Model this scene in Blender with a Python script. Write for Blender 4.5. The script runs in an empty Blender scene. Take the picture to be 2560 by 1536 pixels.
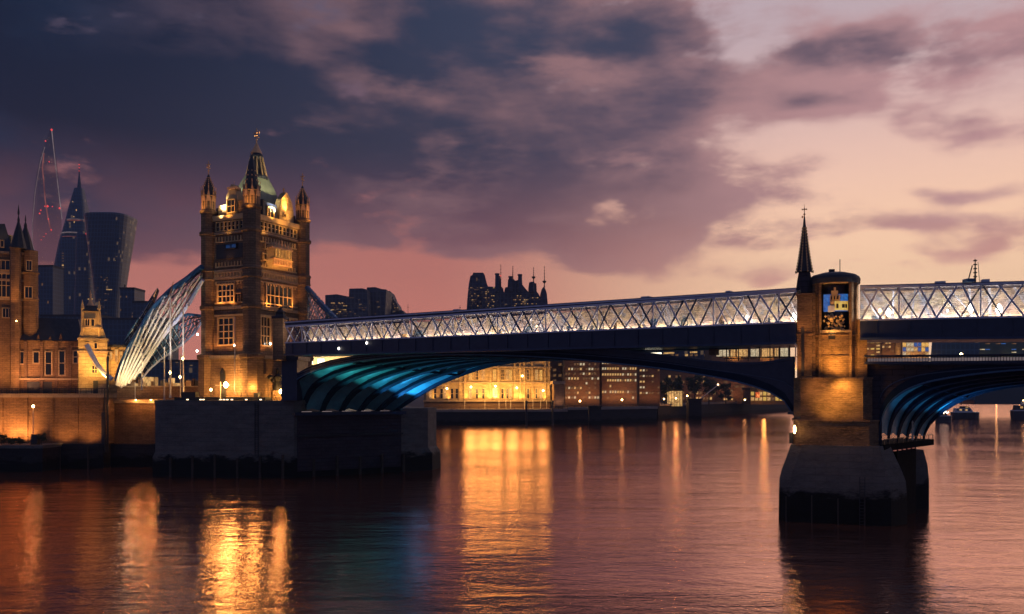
import bpy, bmesh, math, random
from mathutils import Vector, Matrix
random.seed(7)
R = math.radians
SC = bpy.context.scene
COL = SC.collection
# ------------------------------------------------------------------ camera
F, HZ, CH = 2200.0, 985.0, 14.0          # focal length in photo pixels, horizon row, eye height
cam_d = bpy.data.cameras.new("camera")
cam_d.sensor_width = 36; cam_d.lens = F / 2560 * 36
cam_d.shift_y = (HZ - 768) / 2560
cam_d.clip_start = 0.5; cam_d.clip_end = 12000
cam = bpy.data.objects.new("camera", cam_d); COL.objects.link(cam)
cam.location = (0, 0, CH); cam.rotation_euler = (R(90), 0, 0)
SC.camera = cam
SC.view_settings.view_transform = 'Standard'; SC.view_settings.look = 'None'
SC.view_settings.exposure = 0; SC.view_settings.gamma = 1
SC.cycles.max_bounces = 5; SC.cycles.diffuse_bounces = 2; SC.cycles.glossy_bounces = 3
SC.cycles.transmission_bounces = 2; SC.cycles.transparent_max_bounces = 8
SC.cycles.sample_clamp_indirect = 4
SC.cycles.use_denoising = True

def s2l(c):
    return tuple(((v / 255) / 12.92 if v / 255 <= 0.04045 else ((v / 255 + 0.055) / 1.055) ** 2.4) for v in c)

# ------------------------------------------------------------------ node helper
class G:
    def __init__(s, tree): s.t = tree; s.n = tree.nodes; s.l = tree.links
    def put(s, sock, v):
        if isinstance(v, bpy.types.NodeSocket): s.l.new(v, sock)
        elif v is not None:
            if isinstance(v, (tuple, list)) and len(v) == 3 and sock.type == 'RGBA': v = (*v, 1)
            sock.default_value = v
    def m(s, op, a, b=None, c=None):
        n = s.n.new('ShaderNodeMath'); n.operation = op
        s.put(n.inputs[0], a)
        if b is not None: s.put(n.inputs[1], b)
        if c is not None: s.put(n.inputs[2], c)
        return n.outputs[0]
    def add(s, a, b): return s.m('ADD', a, b)
    def mul(s, a, b): return s.m('MULTIPLY', a, b)
    def sub(s, a, b): return s.m('SUBTRACT', a, b)
    def smooth(s, x, a, b, o0=0.0, o1=1.0):
        n = s.n.new('ShaderNodeMapRange'); n.interpolation_type = 'SMOOTHSTEP'
        s.put(n.inputs[0], x); n.inputs[1].default_value = a; n.inputs[2].default_value = b
        n.inputs[3].default_value = o0; n.inputs[4].default_value = o1
        return n.outputs[0]
    def mix(s, f, a, b, mode='MIX'):
        n = s.n.new('ShaderNodeMix'); n.data_type = 'RGBA'; n.blend_type = mode
        s.put(n.inputs[0], f); s.put(n.inputs[6], a); s.put(n.inputs[7], b)
        return n.outputs[2]
    def noise(s, vec, scale, detail=4, rough=0.55, dist=0.0):
        n = s.n.new('ShaderNodeTexNoise'); s.put(n.inputs['Vector'], vec)
        n.inputs['Scale'].default_value = scale; n.inputs['Detail'].default_value = detail
        n.inputs['Roughness'].default_value = rough; n.inputs['Distortion'].default_value = dist
        return n.outputs[0]
    def xyz(s, x, y, z):
        n = s.n.new('ShaderNodeCombineXYZ')
        for i, v in enumerate((x, y, z)): s.put(n.inputs[i], v)
        return n.outputs[0]
    def sep(s, v):
        n = s.n.new('ShaderNodeSeparateXYZ'); s.put(n.inputs[0], v); return n.outputs
    def coord(s, k='Object'):
        return s.n.new('ShaderNodeTexCoord').outputs[k]
    def ramp(s, f, stops):
        n = s.n.new('ShaderNodeValToRGB'); s.put(n.inputs[0], f)
        cr = n.color_ramp
        while len(cr.elements) < len(stops): cr.elements.new(0.5)
        for e, (p, c) in zip(cr.elements, stops): e.position = p; e.color = (*c, 1)
        return n.outputs[0]

# ------------------------------------------------------------------ world
W = bpy.data.worlds.new("World"); SC.world = W; W.use_nodes = True
W.node_tree.nodes.clear()
g = G(W.node_tree)
def dirpx(px, py):
    az = math.atan((px - 1280) / F)
    return az, math.atan((HZ - py) / F * math.cos(az))
d = g.coord('Generated')
dx, dy, dz = g.sep(d)
az0 = g.m('ARCTAN2', dx, dy); el0 = g.m('ARCSINE', dz)
warpv = g.xyz(dx, dy, g.mul(dz, 2.2))
w1 = g.sub(g.noise(warpv, 3.5, 3), 0.5)
w2 = g.sub(g.noise(g.xyz(dy, dx, g.mul(dz, 2.2)), 4.2, 3), 0.5)
az = g.add(az0, g.mul(w1, 0.20)); el = g.add(el0, g.mul(w2, 0.09))
def blob(px, py, rx, ry, amp, rot=0):
    a, e = dirpx(px, py); rx, ry = rx / F, ry / F
    ca, sa = math.cos(R(rot)), math.sin(R(rot))
    x = g.sub(az, a); y = g.sub(el, e)
    u = g.m('MULTIPLY_ADD', x, ca / rx, g.mul(y, sa / rx))
    v = g.m('MULTIPLY_ADD', x, -sa / ry, g.mul(y, ca / ry))
    q = g.m('MULTIPLY_ADD', u, u, g.mul(v, v))
    return g.mul(g.m('EXPONENT', g.mul(q, -1.0)), amp)
def total(lst):
    acc = None
    for b in lst:
        v = blob(*b); acc = v if acc is None else g.add(acc, v)
    return acc
# clear sky: rose low on the left, peach on the right, mauve high up
rgt = g.smooth(az0, *[dirpx(x, 500)[0] for x in (1050, 2120)])
vel = g.smooth(el0, R(2), R(20))
low = g.mix(rgt, s2l((200, 122, 106)), s2l((255, 212, 170)))
mid = g.mix(rgt, s2l((144, 94, 98)), s2l((250, 200, 180)))
high = g.mix(g.smooth(az0, -0.2, 0.1), s2l((92, 84, 104)), s2l((184, 164, 172)))
c = g.mix(vel, low, mid)
c = g.mix(g.smooth(el0, R(9), R(24)), c, high)
# cloud layers
fb = g.noise(g.xyz(g.mul(dx, 1.15), dy, g.mul(dz, 2.3)), 6.5, 9, 0.52, 0.1)
fb2 = g.noise(g.xyz(dx, g.add(dy, 4.0), g.mul(dz, 3.6)), 11.0, 7, 0.6, 0.1)
big = total([
    (150, 60, 620, 330, 1.4), (700, 110, 620, 240, 1.7), (1150, 150, 520, 260, 1.1), (1420, 60, 260, 120, .9),
    (250, 420, 560, 200, 1.0), (820, 420, 520, 170, 0.85), (1230, 430, 330, 130, .62), (1560, 250, 190, 120, .8),
    (1680, 300, 90, 70, .75), (1660, 445, 170, 60, 1.0), (1500, 440, 150, 60, .5), (1560, 640, 320, 30, .3), (1130, 560, 460, 60, .62), (1480, 590, 330, 46, .45), (1530, 535, 190, 80, 1.6), (350, 340, 200, 60, .6), (1180, 400, 200, 46, -.5), (1260, 300, 120, 40, -.2), (1560, 375, 60, 20, -.45), (1350, 330, 260, 60, .2), (900, 600, 260, 40, .45), (1900, 500, 260, 30, .4, -6), (2300, 560, 260, 24, .36), (2120, 690, 260, 14, .22), (2420, 270, 200, 40, .3),
    (1790, 690, 240, 30, .5), (1480, 560, 300, 45, .4), (2140, 140, 190, 50, .95, -8), (2060, 260, 190, 34, .8, -6), (1960, 130, 110, 30, .6),
    (2330, 130, 230, 70, .8), (2520, 30, 330, 70, .75), (2480, 310, 140, 40, .35), (2420, 480, 110, 22, .35, 3), (1960, 440, 150, 30, .42, -5),
    (1850, 580, 220, 34, .48), (2140, 565, 160, 22, .36), (2490, 600, 160, 34, .5), (2250, 640, 200, 14, .25),
    (-300, 250, 420, 600, 1.0), (560, 610, 420, 34, -.3), (600, 720, 700, 70, -.9), (1300, 740, 600, 50, -.6), (840, 310, 130, 26, -.42, -20),
    (560, 290, 90, 24, -.25), (1080, 210, 120, 24, -.35, -20), (1360, 160, 90, 26, -.28, -20),  (200, 505, 200, 26, -.22), (1240, 490, 120, 22, -.25)])
bigraw = big
big = g.mul(g.sub(1.0, g.m('EXPONENT', g.mul(big, -1.35))), 1.0)
namp = g.m('MULTIPLY_ADD', big, 0.72, 0.45)
dens = g.add(big, g.mul(g.mul(g.sub(fb, 0.5), 2.6), namp))
dens = g.add(dens, g.mul(g.mul(g.sub(fb2, 0.5), 1.1), namp))
mask = g.smooth(dens, 0.16, 0.66)
fb3 = g.noise(g.xyz(dx, g.add(dy, 9.0), g.mul(dz, 2.8)), 3.2, 6, 0.55, 0.2)
shade = g.smooth(g.add(g.add(g.mul(fb2, .55), g.mul(fb3, .8)), g.add(g.m('MULTIPLY_ADD', bigraw, -0.075, g.mul(dens, -0.24)), g.mul(g.m('MULTIPLY_ADD', fb2, 2.2, -.75), total([(1180, 400, 260, 60, .2), (1050, 200, 100, 44, .26), (810, 305, 130, 34, .3), (560, 290, 80, 24, .28),
    (1210, 490, 80, 24, .28), (1000, 430, 180, 26, .16), (420, 40, 80, 50, .22), (1390, 150, 110, 36, .4), (1560, 385, 80, 26, .4), (800, 115, 60, 20, .2), (900, 20, 120, 20, .25), (1450, 560, 220, 40, .2)])))), 0.21, 0.60)
dk = g.mix(g.smooth(az0, -0.55, -0.05), s2l((4, 20, 42)), s2l((46, 50, 70)))
dk = g.mix(g.smooth(az0, -0.15, 0.3), dk, s2l((72, 66, 88)))
dk = g.mix(g.smooth(el0, R(15), R(24)), dk, g.mix(g.smooth(az0, -0.45, 0.0), s2l((6, 24, 48)), s2l((44, 54, 78))))
dk = g.mix(g.smooth(el0, R(16), R(6)), dk, g.mix(g.smooth(az0, -.1, .3), s2l((124, 80, 90)), s2l((206, 146, 134))))
lt = g.mix(g.smooth(az0, -0.52, -0.02), s2l((16, 38, 64)), s2l((136, 102, 106)))
lt = g.mix(g.smooth(az0, -0.02, 0.5), lt, s2l((186, 142, 144)))
lt = g.mix(g.smooth(el0, R(12), R(3)), lt, g.mix(rgt, s2l((164, 100, 98)), s2l((238, 176, 154))))
cc = g.mix(shade, dk, lt)
c = g.mix(g.mul(mask, 0.97), c, cc)
# the sky away from the afterglow (behind the viewer, overhead) is night blue
away = g.smooth(dy, 0.55, -0.1)
c = g.mix(g.m('MAXIMUM', away, g.smooth(el0, R(28), R(50))), c, s2l((76, 86, 122)))
c = g.mix(g.smooth(el0, R(-0.2), R(-1.5)), c, s2l((40, 30, 34)))
bg = g.n.new('ShaderNodeBackground'); g.put(bg.inputs[0], c); bg.inputs[1].default_value = 1.12
sky = g.n.new('ShaderNodeTexSky'); sky.sky_type = 'NISHITA'; sky.sun_disc = False
sky.sun_elevation = R(1.5); sky.sun_rotation = R(24)
bg2 = g.n.new('ShaderNodeBackground'); g.l.new(sky.outputs[0], bg2.inputs[0]); bg2.inputs[1].default_value = 0.002
ad = g.n.new('ShaderNodeAddShader'); g.l.new(bg.outputs[0], ad.inputs[0]); g.l.new(bg2.outputs[0], ad.inputs[1])
wo = g.n.new('ShaderNodeOutputWorld'); g.l.new(ad.outputs[0], wo.inputs[0])
W.cycles.sampling_method = 'MANUAL'; W.cycles.sample_map_resolution = 512
# afterglow sun, at the bright part of the sky behind the bridge
sun_d = bpy.data.lights.new("sun", 'SUN'); sun_d.energy = 0.04; sun_d.angle = R(25); sun_d.color = (1, .62, .42)
sun = bpy.data.objects.new("sun", sun_d); COL.objects.link(sun)
sun.rotation_euler = Vector((-math.sin(R(24)), -math.cos(R(24)), -math.tan(R(4)))).to_track_quat('-Z', 'Y').to_euler()

# ------------------------------------------------------------------ pixel geometry
def at(px, py, dd): return Vector(((px - 1280) * dd / F, dd, CH + (HZ - py) * dd / F))
def gx(px, dd): return (px - 1280) * dd / F
def gz(py, dd): return CH + (HZ - py) * dd / F
class Plane:                      # vertical plane through two ground points
    def __init__(s, a, b):
        s.a = Vector((a[0], a[1], 0)); s.b = Vector((b[0], b[1], 0))
        s.u = (s.b - s.a).normalized(); s.n = Vector((s.u.y, -s.u.x, 0))   # n points to the viewer's side
        s.len = (s.b - s.a).length
    def hit(s, px, py):           # world point where the sight line through a pixel meets the plane
        k = Vector(((px - 1280) / F, 1, (HZ - py) / F))
        t = s.a.dot(s.n) / Vector((k.x, k.y, 0)).dot(s.n)
        return Vector((k.x * t, k.y * t, CH + k.z * t))
    def sz(s, px, py):
        p = s.hit(px, py); return ((p - s.a).dot(s.u), p.z)
    def pt(s, q, z, out=0.0):
        p = s.a + s.u * q + s.n * out; return Vector((p.x, p.y, z))

# ------------------------------------------------------------------ materials
MATS = {}
def mat(name):
    m = bpy.data.materials.new(name); m.use_nodes = True; m.node_tree.nodes.clear()
    gg = G(m.node_tree); b = gg.n.new('ShaderNodeBsdfPrincipled'); o = gg.n.new('ShaderNodeOutputMaterial')
    gg.l.new(b.outputs[0], o.inputs[0]); MATS[name] = m
    return m, gg, b
def bump(gg, b, h, st, dist=0.05):
    n = gg.n.new('ShaderNodeBump'); n.inputs['Strength'].default_value = st; n.inputs['Distance'].default_value = dist
    gg.put(n.inputs['Height'], h); gg.l.new(n.outputs[0], b.inputs['Normal'])
def masonry(name, c1, c2, mortar, bw=1.1, bh=0.42, rough=.85, tide=None, msize=.04, var=.5):
    m, q, b = mat(name)
    x, y, z = q.sep(q.coord())
    v = q.xyz(q.add(x, y), z, 0)
    t = q.n.new('ShaderNodeTexBrick'); q.put(t.inputs['Vector'], v)
    t.inputs['Scale'].default_value = 1; t.inputs['Brick Width'].default_value = bw; t.inputs['Row Height'].default_value = bh
    t.inputs['Mortar Size'].default_value = msize; t.inputs['Mortar Smooth'].default_value = .4
    t.inputs['Color1'].default_value = (*c1, 1); t.inputs['Color2'].default_value = (*c2, 1); t.inputs['Mortar'].default_value = (*mortar, 1)
    n1 = q.noise(q.xyz(x, y, q.mul(z, 2.5)), .35, 6, .65); n2 = q.noise(q.xyz(x, y, q.mul(z, 4)), 2.2, 5, .7)
    c = q.mix(q.mul(q.smooth(n1, .35, .7), var), t.outputs[0], tuple(v_ * .35 for v_ in c1))
    c = q.mix(q.mul(q.smooth(n2, .45, .75), var * .8), c, tuple(min(1, v_ * 1.6) for v_ in c2))
    if tide is not None:
        gm = q.n.new('ShaderNodeNewGeometry'); pz = q.sep(gm.outputs['Position'])[2]
        k = q.smooth(q.add(pz, q.mul(q.sub(n1, .5), 5)), tide + .5, tide - .5)
        c = q.mix(k, c, (.006, .007, .006))
    q.put(b.inputs['Base Color'], c); b.inputs['Roughness'].default_value = rough
    b.inputs['Specular IOR Level'].default_value = .25
    bump(q, b, q.add(t.outputs[1], q.mul(n2, -1.2)), .7, .12)
    return m
masonry('stone_gothic', (.29, .17, .095), (.21, .125, .07), (.09, .055, .035), var=.75)
masonry('stone_trim', (.40, .29, .19), (.33, .235, .15), (.2, .14, .09), 1.6, .6, var=.35)
masonry('stone_pier', (.145, .13, .118), (.125, .115, .105), (.095, .088, .082), 2.2, .75, .8, tide=3.4, msize=.02, var=.55)
masonry('brick_pier', (.25, .15, .08), (.21, .125, .068), (.15, .095, .055), .6, .22, tide=None, msize=.022, var=.95)
masonry('brick_embankment', (.25, .14, .075), (.18, .1, .055), (.1, .06, .04), 1.3, .3, tide=None, msize=.045, var=.85)
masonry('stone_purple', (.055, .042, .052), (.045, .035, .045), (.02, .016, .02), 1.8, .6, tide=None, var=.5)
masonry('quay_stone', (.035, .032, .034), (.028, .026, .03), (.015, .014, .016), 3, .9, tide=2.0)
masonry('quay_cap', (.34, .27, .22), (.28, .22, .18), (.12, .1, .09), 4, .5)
masonry('stone_cream', (.52, .38, .2), (.42, .3, .16), (.24, .16, .09), 1.6, .7, var=.8)
masonry('brick_dark', (.2, .12, .075), (.16, .095, .06), (.08, .05, .035), 1.2, .4)
def plain(name, c, rough=.5, metal=0, var=.3, ns=1.5, bs=.25, spec=.5):
    m, q, b = mat(name)
    co = q.coord(); n1 = q.noise(co, ns, 6, .6)
    q.put(b.inputs['Base Color'], q.mix(q.mul(q.smooth(n1, .35, .7), var), c, tuple(v * .4 for v in c)))
    q.put(b.inputs['Roughness'], q.smooth(n1, .2, .8, max(0, rough - .12), min(1, rough + .12)))
    b.inputs['Metallic'].default_value = metal; b.inputs['Specular IOR Level'].default_value = spec
    bump(q, b, q.noise(co, ns * 4, 4), bs, .03)
    return m
FACADES = []
plain('navy_steel', (.013, .019, .05), .45)
plain('navy_paint', (.02, .035, .085), .4)
plain('blue_paint', (.03, .10, .20), .4)
plain('steel_grey', (.5, .52, .64), .45, 0)
plain('soffit_teal', (.12, .32, .36), .55, var=.5, ns=.6)
plain('rib_navy', (.01, .02, .04), .8, spec=.08)
plain('white_steel', (.62, .58, .5), .5)
def netmat(name, c1, c2):
    m, q, b = mat(name)
    co = q.coord(); x, y, z = q.sep(co)
    n1 = q.noise(q.xyz(q.mul(x, 1.0), y, q.mul(z, .55)), .9, 5, .65, 1.2); n2 = q.noise(co, 5, 3, .7)
    st = q.m('SINE', q.add(q.mul(q.sub(x, q.mul(z, .55)), 9.0), q.mul(n1, 14.0)))
    q.put(b.inputs['Base Color'], q.mix(q.mul(q.smooth(st, -.3, .7), q.smooth(n2, .3, .62)), c2, c1)); b.inputs['Roughness'].default_value = .6
    bump(q, b, n1, .8, .3)
    tr = q.n.new('ShaderNodeBsdfTransparent'); ms = q.n.new('ShaderNodeMixShader')
    q.put(ms.inputs[0], q.smooth(q.mul(q.smooth(st, -.5, .5), q.smooth(n2, .25, .5)), .0, .5, .02, .85))
    q.l.new(tr.outputs[0], ms.inputs[1]); q.l.new(b.outputs[0], ms.inputs[2]); q.l.new(ms.outputs[0], q.n['Material Output'].inputs[0])
netmat('net_white', (.85, .76, .55), (.12, .11, .12)); netmat('net_blue', (.12, .26, .38), (.02, .045, .09))
plain('slate', (.018, .022, .032), .6)
plain('copper_green', (.22, .25, .17), .6, .0, .45, .8)
plain('gilt', (.7, .38, .18), .45, .2)
plain('gold_stone', (.5, .33, .15), .6)
plain('iron', (.015, .014, .016), .5)
plain('pole_white', (.6, .52, .42), .4)
plain('roof_dark', (.012, .014, .022), .7)
FACADES.append(('silhouette', (.03, .04, .075), .6))
FACADES.append(('silhouette_blue', (.025, .055, .1), .5))
plain('foliage', (.03, .045, .02), .8, ns=3)
plain('shade_black', (.006, .006, .008), .95, spec=.05)  # near-black: shade under the bridge put into the colour
plain('bark', (.05, .035, .025), .9)
plain('boat_hull', (.015, .018, .03), .35)
plain('boat_white', (.45, .45, .48), .4)
plain('red_paint', (.4, .03, .02), .4)
plain('ground_dark', (.03, .028, .026), .9, ns=.05)
m, q, b = mat('walk_panel')
co = q.coord(); x, y, z = q.sep(co); n1 = q.noise(co, .55, 4, .6); n2 = q.noise(q.xyz(y, x, z), 1.1, 5, .7); n3 = q.noise(q.xyz(x, y, q.mul(z, 5)), 2.4, 4, .7)
c_ = q.mix(q.smooth(n1, .38, .62), (.8, .66, .46), (.62, .5, .5)); c_ = q.mix(q.smooth(n2, .5, .68), c_, (.3, .38, .55)); c_ = q.mix(q.smooth(n3, .5, .75, 0, .55), c_, (.2, .17, .17))
q.put(b.inputs['Base Color'], c_); b.inputs['Roughness'].default_value = .7
def glassy(name, c, rough=.15):
    m, q, b = mat(name)
    co = q.coord(); n1 = q.noise(co, .6, 3)
    q.put(b.inputs['Base Color'], q.mix(n1, c, tuple(v * .5 for v in c))); b.inputs['Roughness'].default_value = rough
    b.inputs['Specular IOR Level'].default_value = .6
    bump(q, b, q.noise(co, .8, 2), .15, .05)
glassy('glass_dark', (.01, .012, .016), .18)
FACADES.append(('glass_tower', (.02, .06, .11), .4))
glassy('glass_green', (.012, .035, .045), .3)
def facade(name, c, rough):
    m, q, b = mat(name)
    x, y, z = q.sep(q.coord()); v = q.xyz(q.add(x, y), z, 0)
    t = q.n.new('ShaderNodeTexBrick'); q.put(t.inputs['Vector'], v); t.offset = 0
    t.inputs['Scale'].default_value = 1; t.inputs['Brick Width'].default_value = 3.0; t.inputs['Row Height'].default_value = 4.0; t.inputs['Mortar Size'].default_value = .45
    t.inputs['Color1'].default_value = (0, 0, 0, 1); t.inputs['Color2'].default_value = (1, 1, 1, 1); t.inputs['Mortar'].default_value = (0, 0, 0, 1); t.inputs['Bias'].default_value = 0
    n1 = q.noise(q.xyz(x, y, z), .03, 4, .6)
    q.put(b.inputs['Base Color'], q.mix(t.outputs['Fac'], q.mix(n1, c, tuple(v_ * .6 for v_ in c)), tuple(v_ * 1.35 for v_ in c)))
    b.inputs['Roughness'].default_value = rough
    wn = q.n.new('ShaderNodeTexWhiteNoise'); wn.noise_dimensions = '2D'
    q.put(wn.inputs['Vector'], q.xyz(q.m('FLOOR', q.m('DIVIDE', q.add(x, y), 3.0)), q.m('FLOOR', q.m('DIVIDE', z, 4.0)), 0))
    on = q.m('GREATER_THAN', q.add(wn.outputs[0], q.mul(q.smooth(q.noise(q.xyz(x, y, q.mul(z, 3)), .02, 2), .45, .7), .1)), .98)
    on = q.mul(on, q.sub(1.0, t.outputs['Fac']))
    q.put(b.inputs['Emission Color'], (1, .62, .3)); q.put(b.inputs['Emission Strength'], q.mul(on, .08))
def lit(name, ca, cb, st, scale=1.2, lo=.3, hi=.75, streak=1.0):
    m, q, b = mat(name)
    x, y, z = q.sep(q.coord())
    n1 = q.noise(q.xyz(x, y, q.mul(z, streak)), scale, 5, .7)
    q.put(b.inputs['Base Color'], (.05, .04, .03)); b.inputs['Roughness'].default_value = .3
    q.put(b.inputs['Emission Color'], q.mix(q.smooth(n1, lo, hi), ca, cb)); b.inputs['Emission Strength'].default_value = st
    return m
lit('win_warm', (.25, .10, .03), (1, .62, .22), .9)
lit('win_pale', (.3, .2, .1), (1, .85, .55), .8)
lit('win_dim', (.03, .015, .008), (.35, .17, .06), .6)
lit('win_gold', (.3, .12, .02), (1, .6, .15), 1.3, 3)
lit('win_blue', (.01, .05, .25), (.05, .3, .9), .55, 2)
lit('win_bluedim', (.005, .02, .08), (.03, .12, .4), .35, 2)
lit('win_yellow', (.7, .35, .05), (1, .75, .2), .7, 2)
lit('win_white', (.7, .6, .4), (1, .9, .7), 3, 3)
lit('lamp_warm', (1, .55, .18), (1, .7, .3), 25)
lit('lamp_white', (1, .85, .65), (1, .92, .8), 22)
lit('lamp_cool', (.6, .85, 1), (.8, .95, 1), 14)
lit('lamp_red', (1, .05, .05), (1, .08, .08), 1.0)
lit('lamp_dot', (1, .6, .3), (1, .8, .5), 4)
lit('edge_glow', (.25, .06, .06), (1, .3, .25), .28, .05, .35, .7)
lit('edge_pale', (.12, .09, .1), (.5, .38, .38), .5, .05)
lit('cyan_strip', (.03, .22, .35), (.2, .7, .95), .9, .6)
lit('strip_walk', (1, .66, .38), (1, .86, .70), 30, .35, .3, .7)
for f_ in FACADES: facade(*f_)
# glass of the tallest, most distant tower; its transparency stands in for haze
m, q, b = mat('glass_haze_fade')
tr = q.n.new('ShaderNodeBsdfTransparent'); ms = q.n.new('ShaderNodeMixShader'); ms.inputs[0].default_value = .22
b.inputs['Base Color'].default_value = (.06, .05, .08, 1); b.inputs['Roughness'].default_value = .4
q.l.new(tr.outputs[0], ms.inputs[1]); q.l.new(b.outputs[0], ms.inputs[2]); q.l.new(ms.outputs[0], q.n['Material Output'].inputs[0])
# walkway glazing: slightly frosted clear panes with fine blinds
m, q, b = mat('walk_glass')
x, y, z = q.sep(q.coord())
bl = q.smooth(q.m('SINE', q.mul(z, 30)), -.2, .6)
n = q.noise(q.xyz(x, y, q.mul(z, 3)), 1.3, 6, .75)
tr = q.n.new('ShaderNodeBsdfTransparent'); ms = q.n.new('ShaderNodeMixShader')
q.put(ms.inputs[0], q.m('MULTIPLY_ADD', bl, .12, q.smooth(n, .3, .75, .1, .55)))
q.put(b.inputs['Base Color'], (.14, .13, .17)); b.inputs['Roughness'].default_value = .25
q.l.new(tr.outputs[0], ms.inputs[1]); q.l.new(b.outputs[0], ms.inputs[2]); q.l.new(ms.outputs[0], q.n['Material Output'].inputs[0])
# river
m, q, b = mat('river_water')
gm = q.n.new('ShaderNodeNewGeometry'); x, y, z = q.sep(gm.outputs['Position'])
v1 = q.xyz(q.mul(x, .5), y, 0)
h = q.noise(v1, .55, 6, .6, .4)
h2 = q.noise(q.xyz(q.mul(x, .3), y, 3.0), .16, 4, .55, .6)
h3 = q.noise(q.xyz(q.mul(x, .8), y, 7.0), 1.9, 3, .6, .3)
hh = q.add(q.add(q.mul(h, .6), q.mul(h2, 1.2)), q.mul(h3, .26))
hh = q.mul(hh, q.smooth(q.noise(q.xyz(q.mul(x, .4), y, 12.0), .03, 3, .6), .3, .7, .55, 1.25))
n = q.n.new('ShaderNodeBump'); n.inputs['Strength'].default_value = 1; n.inputs['Distance'].default_value = .16
q.put(n.inputs['Height'], hh)
gl = q.n.new('ShaderNodeBsdfGlossy'); gl.inputs['Color'].default_value = (1.0, .67, .60, 1); gl.inputs['Roughness'].default_value = .085
df = q.n.new('ShaderNodeBsdfDiffuse'); q.put(df.inputs['Color'], q.mix(q.smooth(h2, .3, .7), (.19, .09, .06), (.14, .066, .048)))
fr = q.n.new('ShaderNodeLayerWeight'); fr.inputs[0].default_value = .5
for nd in (gl, df, fr): q.l.new(n.outputs[0], nd.inputs['Normal'])
ms = q.n.new('ShaderNodeMixShader'); q.put(ms.inputs[0], q.m('MAXIMUM', .1, q.sub(1.0, q.mul(q.sub(1.0, fr.outputs['Facing']), 1.85)))); q.l.new(df.outputs[0], ms.inputs[1]); q.l.new(gl.outputs[0], ms.inputs[2])
q.l.new(ms.outputs[0], q.n['Material Output'].inputs[0])

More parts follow.
